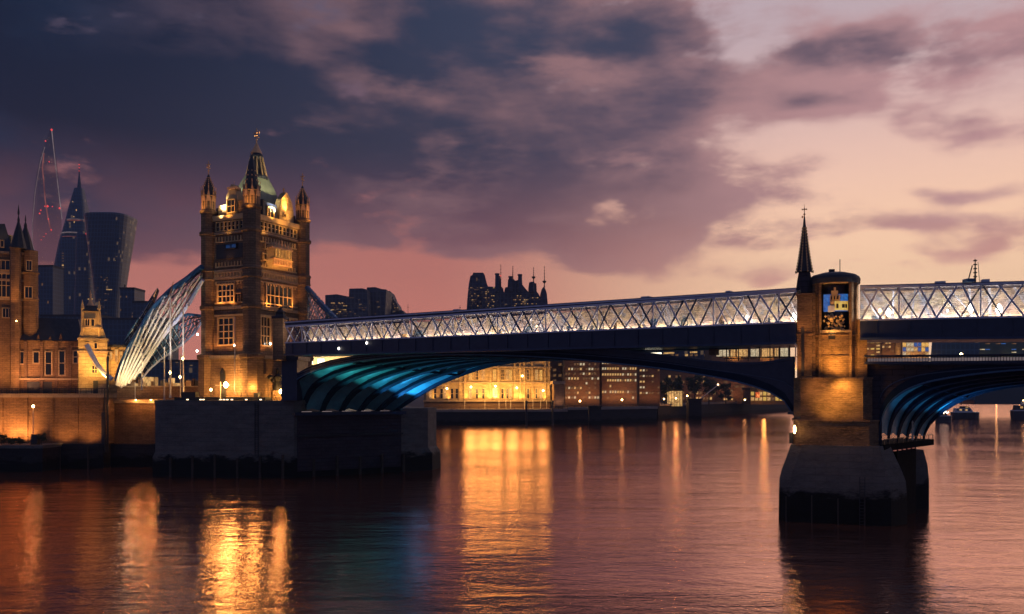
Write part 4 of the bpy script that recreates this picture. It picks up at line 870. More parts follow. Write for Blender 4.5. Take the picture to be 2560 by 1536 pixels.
def finial(cx, cy, z0, h, root, s=1.0):
    mb = MB().lathe(cx, cy, [(.14 * s, z0), (.08 * s, z0 + h * .2), (.2 * s, z0 + h * .28), (.07 * s, z0 + h * .34), (.06 * s, z0 + h * .5), (.26 * s, z0 + h * .56), (.07 * s, z0 + h * .63), (.22 * s, z0 + h * .7), (.05 * s, z0 + h * .78), (.12 * s, z0 + h * .86), (.02, z0 + h)], 6)
    mb.box(cx - .5 * s, cx + .5 * s, cy - .07, cy + .07, z0 + h * .68, z0 + h * .73); mb.box(cx - .07, cx + .07, cy - .5 * s, cy + .5 * s, z0 + h * .45, z0 + h * .5)
    for sx in (-1, 1):
        mb.lathe(cx + sx * .5 * s, cy, [(.02, z0 + h * .66), (.14 * s, z0 + h * .705), (.02, z0 + h * .75)], 5); mb.lathe(cx, cy + sx * .5 * s, [(.02, z0 + h * .43), (.13 * s, z0 + h * .475), (.02, z0 + h * .52)], 5)
    return mb.build('finial', 'gilt', root, False)
finial(0, 0, 58.8 - TB, 2.9, lan, 1.15)
def octo(cx, cy, prof): return MB().lathe(cx, cy, [(r, z - TB) for r, z in prof], 8, R(22.5))
for cx, cy, apex, main in ((hx, -hy, 54.6, 1), (-hx, -hy, 52.4, 0), (hx, hy, 52.2, 0), (-hx, hy, 52.0, 0)):
    r = 1.55 if main else 1.35
    tu = octo(cx, cy, [(r + .55, 12.9), (r + .45, 20.0), (r + .75, 20.1), (r + .75, 20.7), (r, 21.0), (r, 28.5), (r + .25, 28.7), (r + .25, 29.2), (r, 29.4), (r, 33.7), (r + .25, 33.9), (r + .12, 34.2), (r + .12, 35.2), (r + .3, 35.3), (r + .2, 35.6), (r, 35.8), (r, 41.5), (r + .3, 41.7), (r + .3, 42.1), (r, 42.3), (r, 45.4), (r + .2, 45.6), (r + .2, 45.9), (r - .1, 46.0), (r - .15, 48.4), (r + .05, 48.6)]).build('turret', 'stone_gothic', tw, False)
    octo(cx, cy, [(r - .1, 48.3), (r * .72, 50.0), (r * .36, apex - 1.2), (.12, apex), (.04, apex + .1)]).build('pinnacle', 'slate', tu, False)
    mb = MB()
    for k in range(8):
        a = R(45 * k); c_, s_ = math.cos(a), math.sin(a); x, y = cx + (r - .12) * c_, cy + (r - .12) * s_
        mb.loft([[(x - .42 * s_, y + .42 * c_, 47.6 - TB), (x + .42 * s_, y - .42 * c_, 47.6 - TB), (x + .42 * s_ - .3 * c_, y - .42 * c_ - .3 * s_, 47.6 - TB), (x - .42 * s_ - .3 * c_, y + .42 * c_ - .3 * s_, 47.6 - TB)],
                 [(x - .03 * s_, y + .03 * c_, 49.6 - TB), (x + .03 * s_, y - .03 * c_, 49.6 - TB), (x - .3 * c_, y - .3 * s_, 49.6 - TB), (x - .31 * c_, y - .31 * s_, 49.6 - TB)]])
        mb.lathe(x, y, [(.1, 49.0 - TB), (.05, 49.8 - TB), (.12, 50.0 - TB), (.01, 50.3 - TB)], 4)
        for j in range(5): zz = 50.2 + j * (apex - 50.6) / 5; rr = r * (.70 - .12 * j) ; mb.box(cx + rr * c_ - .06, cx + rr * c_ + .06, cy + rr * s_ - .06, cy + rr * s_ + .06, zz - TB, zz + .22 - TB)
    mb.build('crocket_ring', 'gilt', tu, False)
    if not main: finial(cx, cy, apex - TB, 2.5, tu, .8)
    else: finial(cx, cy, apex - TB, .8, tu, .5)
    mb = MB()
    for k in range(8):
        a = R(45 * k); c_, s_ = math.cos(a), math.sin(a)
        rr = r * math.cos(R(22.5)) - .13
        for o_ in (-.28, .28): mb.box(*sorted((cx + rr * c_ - .05 - o_ * s_, cx + rr * c_ + .05 - o_ * s_)), *sorted((cy + rr * s_ - .05 + o_ * c_, cy + rr * s_ + .05 + o_ * c_)), 46.2 - TB, 48.0 - TB)
    mb.build('tracery', 'gilt', tu, False)
# windows
T = 'glass_dark'
window(LF, 547, 587, 714, 757, 4, 3, tw, T, 'gold_stone', 0, .2)
window(LF, 590, 603, 735, 757, 2, 1, tw, T, 'stone_gothic', 0, .15)
window(LF, 548, 586, 797, 863, 3, 4, tw, T, 'gold_stone', 0, .2)
window(RF, 664, 727, 708, 766, 6, 2, tw, T, 'gold_stone', 0, .2)
window(RF, 650, 673, 792, 863, 3, 3, tw, T, 'gold_stone', 0, .2)
window(RF, 686, 722, 796, 864, 3, 3, tw, T, 'gold_stone', 0, .2)
mb = MB().slab(LF, 1.9, 7.9, 37.4, 39.9, -.02, .12); mb.build('recess_panel', 'iron', tw)
window(LF, 566, 594, 613, 623, 2, 1, tw, 'win_bluedim', 'iron', .12, .1)
for P_, n_ in ((LF, 7), (RF, 10)):
    w_ = (P_.len - 3.6) / n_
    for i in range(n_): window_q(P_, 1.85 + w_ * i + .08, 1.85 + w_ * (i + 1) - .08, 42.25, 43.75, 1, 2, tw, T, 'gold_stone', -.1, .1)
for P_, n_ in ((LF, 9), (RF, 14)):
    w_ = (P_.len - 3.4) / n_
    for z0_, z1_, wd_, out_, rl in ((34.3, 35.1, .18, .3, 35.0), (36.0, 36.8, .2, .2, 36.0), (32.9, 33.5, .25, .2, 33.4), (40.3, 41.2, .25, .2, 40.3)):
        mb = MB().slab(P_, 1.7, 1.7 + w_ * n_, rl - .1, rl + .1, .02, out_ - .03)
        for i in range(n_): mb.slab(P_, 1.75 + w_ * i, 1.75 + w_ * i + wd_, z0_, z1_, .02, out_)
        mb.build('blind_arcade', 'gold_stone', tw)
    for z0_, z1_ in ((27.4, 27.7), (29.6, 29.8)): MB().slab(P_, 1.6, P_.len - 1.6, z0_, z1_, 0, .3).build('string_course', 'gold_stone', tw)
# ornate oriel on the bridge side
q0, q1 = RF.sz(664, 640)[0], RF.sz(722, 640)[0]; qm = (q0 + q1) / 2
MB().loft([[RF.pt(q0 + .6, 36.0, 0), RF.pt(q0 + 1.0, 36.0, .4), RF.pt(q1 - 1.0, 36.0, .4), RF.pt(q1 - .6, 36.0, 0)], [RF.pt(q0, 37.2, 0), RF.pt(q0 + .7, 37.2, 1.2), RF.pt(q1 - .7, 37.2, 1.2), RF.pt(q1, 37.2, 0)],
           [RF.pt(q0, 37.6, 0), RF.pt(q0 + .7, 37.6, 1.2), RF.pt(q1 - .7, 37.6, 1.2), RF.pt(q1, 37.6, 0)]]).build('oriel_corbel', 'gold_stone', tw)
ori = MB().loft([[RF.pt(q0 + .2, z, 0), RF.pt(q0 + .8, z, 1.0), RF.pt(q1 - .8, z, 1.0), RF.pt(q1 - .2, z, 0)] for z in (37.6, 39.6)]).build('oriel', 'gold_stone', tw)
MB().loft([[RF.pt(q0, 39.6, 0), RF.pt(q0 + .7, 39.6, 1.2), RF.pt(q1 - .7, 39.6, 1.2), RF.pt(q1, 39.6, 0)], [RF.pt(q0 + 1.2, 40.6, 0), RF.pt(q0 + 1.6, 40.5, .6), RF.pt(q1 - 1.6, 40.5, .6), RF.pt(q1 - 1.2, 40.6, 0)]]).build('oriel_roof', 'gold_stone', tw)
for i in range(5):
    w_ = (q1 - q0 - 1.8) / 5; window_q(RF, q0 + .9 + w_ * i + .1, q0 + .9 + w_ * (i + 1) - .1, 37.9, 39.4, 2, 2, ori, 'win_gold', 'gold_stone', 1.0, .08)
mb = MB()
for i in range(12): q_ = q0 + .75 + (q1 - q0 - 1.5) * i / 11; mb.slab(RF, q_ - .09, q_ + .09, 36.6, 37.55, 1.0, 1.32)
mb.slab(RF, q0 + .5, q1 - .5, 37.5, 37.68, .9, 1.4); mb.slab(RF, q0 + .6, q1 - .6, 36.5, 36.66, .8, 1.34); mb.build('balustrade', 'gilt', ori)
mb = MB()
for i in range(7):
    q_ = q0 + .5 + (q1 - q0 - 1.0) * i / 6; c_ = RF.pt(q_, 0, 1.0); hgt = (40.2, 40.6, 40.9, 41.3, 40.9, 40.6, 40.2)[i]
    mb.lathe(c_.x, c_.y, [(.14, 39.4), (.1, 39.9), (.16, 40.0), (.02, hgt)], 6)
mb.slab(RF, q0 + .3, q1 - .3, 39.4, 39.65, .7, 1.25); mb.build('cresting', 'gilt', ori)
for px0, px1, y0, y1 in ((655, 664, 634, 648), (661, 671, 608, 622), (716, 725, 622, 650)): window(RF, px0, px1, y0, y1, 2, 1, tw, T, 'gold_stone', 0, .14)
# dormers and gables at roof level
def gable(P_, px0, px1, yb, ys, yt, m_, nm, out=-.5, dep=1.6, curve=.55):
    a, b2 = P_.sz(px0, yb)[0], P_.sz(px1, yb)[0]; m2 = (a + b2) / 2; z0, z1, z2 = P_.sz(px0, yb)[1], P_.sz(px0, ys)[1], P_.sz(px0, yt)[1]
    outl = [(a, z0), (b2, z0), (b2, z1), (m2 + (b2 - m2) * curve, z1 + (z2 - z1) * .55), (m2 + .12, z2), (m2 - .12, z2), (m2 + (a - m2) * curve, z1 + (z2 - z1) * .55), (a, z1)]
    A = [P_.pt(q_, z, out) for q_, z in outl]; B = [P_.pt(q_, z, out - dep) for q_, z in outl]; k = len(outl)
    return MB().raw(A + B, [tuple(range(k)), tuple(range(2 * k - 1, k - 1, -1))] + [(i, (i + 1) % k, k + (i + 1) % k, k + i) for i in range(k)]).build(nm, m_, tw)
gb = gable(LF, 562, 590, 538, 492, 462, 'gold_stone', 'dormer', -.3)
window(LF, 567, 586, 500, 532, 2, 2, gb, T, 'gold_stone', -.3, .12)
MB().slab(LF, LF.sz(566, 470)[0], LF.sz(587, 470)[0], Z(466), Z(460), -1.5, -.1).build('dormer_cap', 'gilt', gb)
p = LF.pt(LF.sz(577, 460)[0], 0, -.8); MB().tube([(p.x, p.y, Z(461)), (p.x, p.y, Z(444))], .06, 5, .03).build('spike', 'gilt', gb)
MB().slab(LF, LF.sz(542, 500)[0], LF.sz(562, 500)[0], Z(540), Z(503), -1.6, -.4).build('chimney', 'stone_cream', tw)
MB().slab(LF, LF.sz(592, 500)[0], LF.sz(604, 500)[0], Z(540), Z(496), -1.6, -.4).build('chimney', 'stone_gothic', tw)
gb = gable(RF, 701, 736, 560, 520, 476, 'stone_cream', 'gable', -.2, 1.2, .72)
p = RF.pt(RF.sz(718, 480)[0], 0, -.8); MB().lathe(p.x, p.y, [(.2, RF.sz(718, 482)[1]), (.12, RF.sz(718, 476)[1]), (.22, RF.sz(718, 474)[1]), (.02, RF.sz(718, 468)[1])], 6).build('spike', 'gilt', gb)
window(RF, 709, 715, 535, 542, 1, 1, gb, T, 'gold_stone', -.2, .08)
db = MB().slab(RF, RF.sz(664, 520)[0], RF.sz(696, 520)[0], 44.9, RF.sz(680, 508)[1], -2.2, -.4).build('dormer', 'navy_steel', tw)
window(RF, 671, 687, 517, 541, 2, 1, db, T, 'gold_stone', -.4, .12)
p = RF.pt(RF.sz(661, 520)[0], 0, -.5); MB().lathe(p.x, p.y, [(.35, 44.9), (.35, Z(495)), (.45, Z(494)), (.4, Z(490)), (.1, Z(488))], 8).build('chimney', 'iron', tw)
# doorway, statue niche
MB().slab(LF, LF.sz(562, 950)[0], LF.sz(574, 950)[0], 12.95, Z(935), 1.0, 1.15).build('doorway', 'iron', tw)
mb = MB().lathe(*LF.pt(LF.sz(568, 950)[0], 0, 1.1).xy, [(.55, Z(935)), (.4, Z(928)), (.05, Z(920))], 8); mb.build('door_arch', 'iron', tw)
# tower floodlights
def tf(P_, px, py, out, ty, power, col=WARM, cone=120, tpx=None, r=.25):
    q_ = P_.sz(px, py)[0]; z_ = P_.sz(px, py)[1]; flood(P_.pt(q_, z_, out), P_.pt(P_.sz(tpx or px, ty)[0], P_.sz(tpx or px, ty)[1], 0), power, col, cone, r)
for px in (545, 575, 600): tf(LF, px, 884, 1.5, 820, 420)
for px in (655, 685, 720): tf(RF, px, 884, 1.5, 820, 420)
for px in (555, 585): tf(LF, px, 768, 1.3, 720, 480)
for px in (665, 695, 725): tf(RF, px, 772, 1.3, 725, 620)
for px in (662, 690, 715): tf(RF, px, 674, 3.0, 630, 420, GOLD)
for px in (655, 700, 735): tf(RF, px, 588, 1.2, 560, 160, GOLD)
tf(LF, 575, 590, 1.2, 560, 70, GOLD); tf(LF, 575, 652, 1.0, 620, 60)
tf(LF, 558, 548, .8, 515, 420, PALE, 110, 553); tf(LF, 576, 548, 1.4, 500, 650, GOLD)
tf(RF, 718, 562, 1.6, 520, 1100, GOLD, 90); tf(RF, 675, 548, 1.2, 525, 400, GOLD); tf(RF, 700, 560, 2.2, 548, 300, GOLD)
flood(tuple(TM @ Vector((6.2, -1.5, 45.6 - TB))), tuple(TM @ Vector((0, 0, 51.5 - TB))), 7500, (1, .85, .5), 70)
flood(tuple(TM @ Vector((6.2, 2.5, 45.6 - TB))), tuple(TM @ Vector((0, 0, 56 - TB))), 9000, GOLD, 40)
flood(tuple(TM @ Vector((-2, -8, 45.6 - TB))), tuple(TM @ Vector((0, 0, 51 - TB))), 4500, (1, .85, .5), 60)
for x_, y_, dx_, dy_ in ((hx, -hy, 1.4, -2.6), (-hx, -hy, -.6, -2.8), (hx, hy, 2.8, .2)):
    flood(tuple(TM @ Vector((x_ + dx_, y_ + dy_, 44.6 - TB))), tuple(TM @ Vector((x_, y_, 50 - TB))), 900, GOLD, 70)
# lamps at the foot of the tower
def foot(P_, px, py, out, power, lab, r=.3):
    q_, z_ = P_.sz(px, py); p = P_.pt(q_, z_, out)
    t = thing('pier_lamp', lab, 'lamp', (p.x, p.y, 12.9))
    MB().lathe(p.x, p.y, [(.2, 12.9), (.1, 13.2), (.07, p.z - r)], 6).build('pole', 'iron', t)
    MB().lathe(p.x, p.y, [(r * .4, p.z - r * 1.2), (r, p.z - r * .3), (r * .9, p.z + r * .6), (r * .2, p.z + r * 1.3)], 8).build('globe', 'lamp_warm', t)
    light('POINT', (p.x + (1.2 if power > 2500 else 0), p.y - r - 1.0, p.z), power, GOLD, 1.1 if power > 2500 else .4)
foot(LF, 590, 963, 2.4, 2600, 'brightest globe lamp at the near corner foot of the gothic tower', .42)
foot(RF, 673, 980, 2.6, 700, 'low globe lamp below the statue on the gothic tower', .36)
foot(LF, 551, 975, 2.2, 300, 'small dim lamp by the dark doorway of the gothic tower', .2)
for P_, px, py, lab in ((RF, 668, 860, 'white lamp under the lower right window of the gothic tower'), (LF, 604, 865, 'small white lamp on the ledge near the tower corner'), (LF, 512, 838, 'upper tiny lamp on the left turret'), (LF, 511, 879, 'lower tiny lamp on the left turret ledge')):
    q_, z_ = P_.sz(px, py); p = P_.pt(q_, z_, 1.7 if px < 520 or 590 < px < 610 else .7)
    tag(MB().lathe(p.x, p.y, [(.03, p.z - .2), (.18, p.z), (.03, p.z + .2)], 6).build('ledge_lamp', 'lamp_white'), lab, 'lamp')
light('POINT', at(632, 968, 147.6), 1200, GOLD, 1.0); light('POINT', at(548, 972, 149.0), 700, GOLD, .9)  # two added lights with no lamp, widening the streak on the water
# statue with pedestal
q_ = RF.sz(673, 950)[0]; p = RF.pt(q_, 0, 1.9)
st = thing('statue', 'dark robed statue on a pedestal against the lit tower wall', 'statue', (p.x, p.y, 12.9))
MB().box(p.x - .8, p.x + .8, p.y - .5, p.y + .5, 12.9, 14.6).build('pedestal', 'stone_gothic', st)
mb = MB().lathe(p.x, p.y, [(.75, 14.6), (.7, 15.4), (.55, 16.2), (.8, 16.9), (.72, 17.1), (.25, 17.4), (.2, 17.55), (.32, 17.8), (.34, 18.1), (.2, 18.4), (.05, 18.5)], 10, 0, 1, .7)
mb.tube([(p.x - .6, p.y, 16.9), (p.x - 1.0, p.y - .2, 16.2), (p.x - .6, p.y - .4, 15.9)], .2, 6, .12); mb.tube([(p.x + .6, p.y, 16.9), (p.x + 1.1, p.y - .1, 17.2), (p.x + 1.1, p.y - .1, 16.6)], .2, 6, .1)
mb.build('figure', 'iron', st)
q_ = RF.sz(652, 930)[0]; p = RF.pt(q_, 0, 1.6)
t = thing('bracket_lamp', 'unlit dark disc lamp on a tall stem left of the statue', 'lamp', (p.x, p.y, 12.9))
MB().tube([(p.x, p.y, 12.9), (p.x, p.y, gz(940, 150)), (p.x + .5, p.y, gz(938, 150))], .06, 5).build('stem', 'iron', t); MB().lathe(p.x + .3, p.y, [(.1, gz(948, 150)), (.5, gz(944, 150)), (.5, gz(940, 150)), (.1, gz(936, 150))], 8).build('head', 'iron', t)
# flagpoles and rail in front of the tower
def pole(label, px, y0, y1, dd, r=.09, m_='pole_white', group=None, lampy=None):
    p = at(px, y0, dd); t = thing('flagpole', label, 'pole', (p.x, p.y, gz(y1, dd)), 0, group)
    MB().lathe(p.x, p.y, [(r * 2, gz(y1, dd)), (r * 1.3, gz(y1, dd) + .5), (r, p.z - .4), (r * 1.8, p.z - .2), (r * .3, p.z)], 6).build('shaft', m_, t)
    if lampy: z_ = gz(lampy, dd); MB().lathe(p.x, p.y - .15, [(.05, z_ - .25), (.2, z_), (.05, z_ + .25)], 6).build('lamp', 'lamp_warm', t)
pole('thin pale pole standing before the left face of the gothic tower', 587, 792, 985, 147.5, .06)
t = thing('cross_rail', 'white cross shaped rail post before the dark doorway', 'railing', at(551, 1000, 148.2))
p = at(551, 955, 148.2); MB().tube([(p.x, p.y, 12.9), p], .09, 5).build('post', 'pole_white', t); MB().tube([at(538, 964, 148.2), at(574, 964, 148.2)], .06, 5).build('crossbar', 'pole_white', t)
# dark column with a figure at the walkway end
AB = at(700, 890, 143)
t = thing('abutment_column', 'dark stone column topped by a crouching figure at the walkway end', 'column', (gx(700, 144), 144, 12.9))
MB().box(gx(686, 144), gx(712, 144), 143, 146, 19.5, gz(798, 144)).build('shaft', 'stone_gothic', t); MB().box(gx(684, 144), gx(714, 144), 142.7, 146.3, gz(798, 144), gz(792, 144)).build('capital', 'stone_purple', t)
px_ = gx(699, 144); MB().lathe(px_, 144.4, [(.95, gz(792, 144)), (.8, gz(786, 144)), (.95, gz(780, 144)), (.5, gz(776, 144)), (.25, gz(773, 144)), (.35, gz(770, 144)), (.05, gz(766, 144))], 8, 0, 1, .8).build('figure', 'iron', t)
mb = MB().box(gx(703, 145), gx(742, 145), 145.2, 153, 12.9, 20.4); mb.box(gx(700, 145), gx(746, 145), 144.8, 153.4, 19.6, 20.7)
tag(mb.build('abutment', 'navy_steel'), 'dark steel clad abutment between tower base and arch', 'abutment')

# ------------------------------------------------------------------ suspension nets and chains left of the tower
def smoothp_(pts, it=3):
    for _ in range(it):
        q = [pts[0]]
        for a, b in zip(pts, pts[1:]): q += [a.lerp(b, .25), a.lerp(b, .75)]
        pts = q + [pts[-1]]
    return pts
def net(name, label, top, bot, d0, d1, thick, m_, nm='net', seg=28, wav=.35):
    def lerp_poly(pl_, k):
        L = [0]
        for a, b in zip(pl_, pl_[1:]): L.append(L[-1] + math.dist(a, b))
        s_ = k * L[-1]
        for i in range(len(pl_) - 1):
            if s_ <= L[i + 1] + 1e-9:
                u = (s_ - L[i]) / (L[i + 1] - L[i]); return [pl_[i][j] + (pl_[i + 1][j] - pl_[i][j]) * u for j in range(2)]
        return pl_[-1]
    t = thing(name, label, 'suspension net', at(bot[-1][0], bot[-1][1], d1))
    rows_ = 12; V = []; Fc = []
    for i in range(seg + 1):
        k = i / seg; a = lerp_poly(top, k); b = lerp_poly(bot, k); dd = d0 + (d1 - d0) * k
        for j in range(rows_ + 1):
            w = j / rows_; x = a[0] + (b[0] - a[0]) * w; y = a[1] + (b[1] - a[1]) * w
            V.append(at(x, y, dd + wav * math.sin(k * 30 + w * 5) + .5 * math.sin(w * 9 + k * 6)))
    n = rows_ + 1
    for i in range(seg):
        for j in range(rows_): Fc.append((i * n + j, i * n + j + 1, (i + 1) * n + j + 1, (i + 1) * n + j))
    V2 = [v + Vector((0, .12, 0)) for v in V]; k0 = len(V)
    edge = [(i, i + 1) for i in range(0)]
    MB().raw(V + V2, Fc + [tuple(k0 + q_ for q_ in reversed(f)) for f in Fc]).build('mesh_cloth', m_, t, smooth=True)
    mbs = MB().tube([V[i * n] for i in range(seg + 1)], thick, 6); mbs.build('top_chain', 'blue_paint', t)
    MB().tube([V[i * n + rows_] for i in range(seg + 1)], thick * .7, 6).build('bottom_chain', 'steel_grey', t)
    for i in range(2, seg, 2):
        MB().tube([V[i * n + j] - Vector((0, .12, 0)) for j in range(n)], .07, 4).build('hanger', 'white_steel' if i > seg * .35 else 'blue_paint', t)
    for w in (3, 6, 9): MB().tube([V[i * n + w] - Vector((0, .1, 0)) for i in range(seg + 1)], .09, 4).build('cable', 'iron', t)
    return t
net('suspension_net', 'pale upper half of the floodlit suspension net sweeping down from the tower', [(505, 668), (465, 700), (432, 722), (400, 752), (375, 782), (348, 830), (318, 880), (302, 915), (292, 952)], [(507, 700), (478, 750), (452, 790), (420, 825), (395, 858), (370, 895), (345, 930), (318, 955), (300, 968)], 152, 160, .5, 'net_white')
net('suspension_net', 'dark lower sheet of the net hanging under the pale one', [(505, 790), (470, 786), (430, 800), (395, 850), (370, 890), (352, 925), (345, 940)], [(507, 802), (485, 835), (455, 862), (430, 880), (400, 900), (372, 925), (352, 950)], 156, 163, .26, 'net_blue', wav=.2)
net('suspension_net', 'small pale sail like sheet with a pointed tip left of the main net', [(394, 722), (378, 745), (352, 788), (325, 830), (312, 850)], [(397, 726), (384, 770), (360, 812), (335, 850), (316, 872)], 157, 159, .14, 'net_white', seg=18, wav=.15)
fan = thing('truss_fan', 'fan of pale lit struts rising from the quay through the net', 'truss', at(296, 968, 158))
for i_, (bx_, by_, tx_, ty_) in enumerate(((292, 962, 322, 868), (296, 964, 352, 818), (300, 966, 384, 772), (305, 966, 412, 742), (312, 964, 436, 722), (322, 958, 462, 706), (335, 948, 484, 700), (350, 932, 500, 690))):
    m_x, m_y = (bx_ + tx_) / 2 - 8, (by_ + ty_) / 2 + 14
    MB().tube(smoothp_([at(bx_, by_, 157.5), at(m_x, m_y, 155), at(tx_, ty_, 151.5)]), .26, 6, .08).build('strut', 'white_steel', fan)
for px0, y0, px1, y1, lab in ((434, 704, 418, 760, 'gilt spike rising from the upper edge of the net'), (393, 722, 384, 742, 'gilt tip of the small pale sail sheet')):
    tag(MB().tube([at(px1, y1, 153), at(px0, y0, 153)], .22, 6, .05).build('spike', 'gilt'), lab, 'spike')
tag(MB().tube([at(217, 862, 170), at(228, 885, 170), at(243, 912, 170), at(262, 936, 170), at(280, 948, 170)], .45, 6).build('anchor_chain', 'steel_grey'), 'dark curved anchor chain falling from the gatehouse tower', 'chain')
flood(at(300, 972, 150), at(325, 900, 159), 5000, PALE, 70, .3); flood(at(345, 965, 146), at(380, 830, 157), 5500, PALE, 60, .3)
flood(at(300, 966, 154), at(296, 940, 160), 500, GOLD, 110); flood(at(420, 930, 143), at(430, 790, 155), 7000, (.9, .9, 1), 50, .3); flood(at(470, 800, 147), at(490, 690, 152), 600, (.4, .8, .9), 50)
# blue chain on the right of the tower
mb = MB().raw([at(769, 722, 158), at(845, 805, 150), at(820, 812, 150), at(768, 812, 158)] + [v + Vector((.6, .9, 0)) for v in (at(769, 722, 158), at(845, 805, 150), at(820, 812, 150), at(768, 812, 158))], [(0, 1, 2, 3), (7, 6, 5, 4), (0, 4, 5, 1), (1, 5, 6, 2), (2, 6, 7, 3), (3, 7, 4, 0)])
t = thing('suspension_stay', 'dark blue triangular stay panel right of the gothic tower', 'stay', at(769, 812, 156)); mb.build('web', 'net_blue', t)
MB().tube([at(768, 720, 157.5), at(790, 748, 155), at(848, 808, 149.5)], .5, 6).build('top_chord', 'blue_paint', t)
for a, b2 in (((771, 745), (800, 800)), ((771, 770), (785, 805)), ((785, 760), (815, 805))): MB().tube([at(*a, 155.5), at(*b2, 151)], .12, 5).build('lattice_bar', 'white_steel', t)
tag(MB().tube([at(771, 770, 154.5), at(771, 812, 154.5)], .12, 5).build('stay_post', 'white_steel'), 'thin white post where the blue stay meets the tower', 'post')
pole('tall pale mast through the net nearest the gothic tower', 458, 768, 995, 150, .12, lampy=897)
pole('tallest pale mast crossing the pale net', 426, 735, 995, 151, .13, lampy=932)
pole('short mast in front of the dark lower sheet', 411, 867, 1000, 152, .1)
pole('leaning row mast left under the net', 355, 870, 975, 152, .1)
pole('thin mast between net and gothic tower base', 451, 885, 995, 154, .07, lampy=943)
pole('short mast with bright lamp on the quay corner', 338, 955, 1000, 160, .08)
# clutter terrace under the nets
tr_ = Plane((gx(292, 166), 166), (gx(505, 167), 167))
t = thing('terrace', 'cluttered quay terrace with parapet under the suspension nets', 'terrace', (tr_.a.x, 166, 12.9))
MB().slab(tr_, 0, tr_.len, 12.9, gz(968, 166), -3, 0).build('parapet', 'stone_gothic', t); MB().slab(tr_, 0, tr_.len, gz(968, 166), gz(965, 166), -3.1, .2).build('coping', 'stone_trim', t)
rn = random.Random(5)
for i in range(26):
    q_ = rn.uniform(.5, tr_.len - 1); w = rn.uniform(.3, .9); z0 = gz(965, 166)
    MB().slab(tr_, q_, q_ + w, z0, z0 + rn.uniform(.3, 1.8), -2.4 + rn.uniform(0, .5), -.6 + rn.uniform(-.5, .3)).build('stall_box', rn.choice(('stone_gothic', 'win_dim', 'iron', 'gold_stone', 'win_warm', 'brick_dark')), t)
for px in (320, 365, 395, 440, 480): light('POINT', at(px, 955, 164), 110, WARM if px > 330 else PALE, .3)

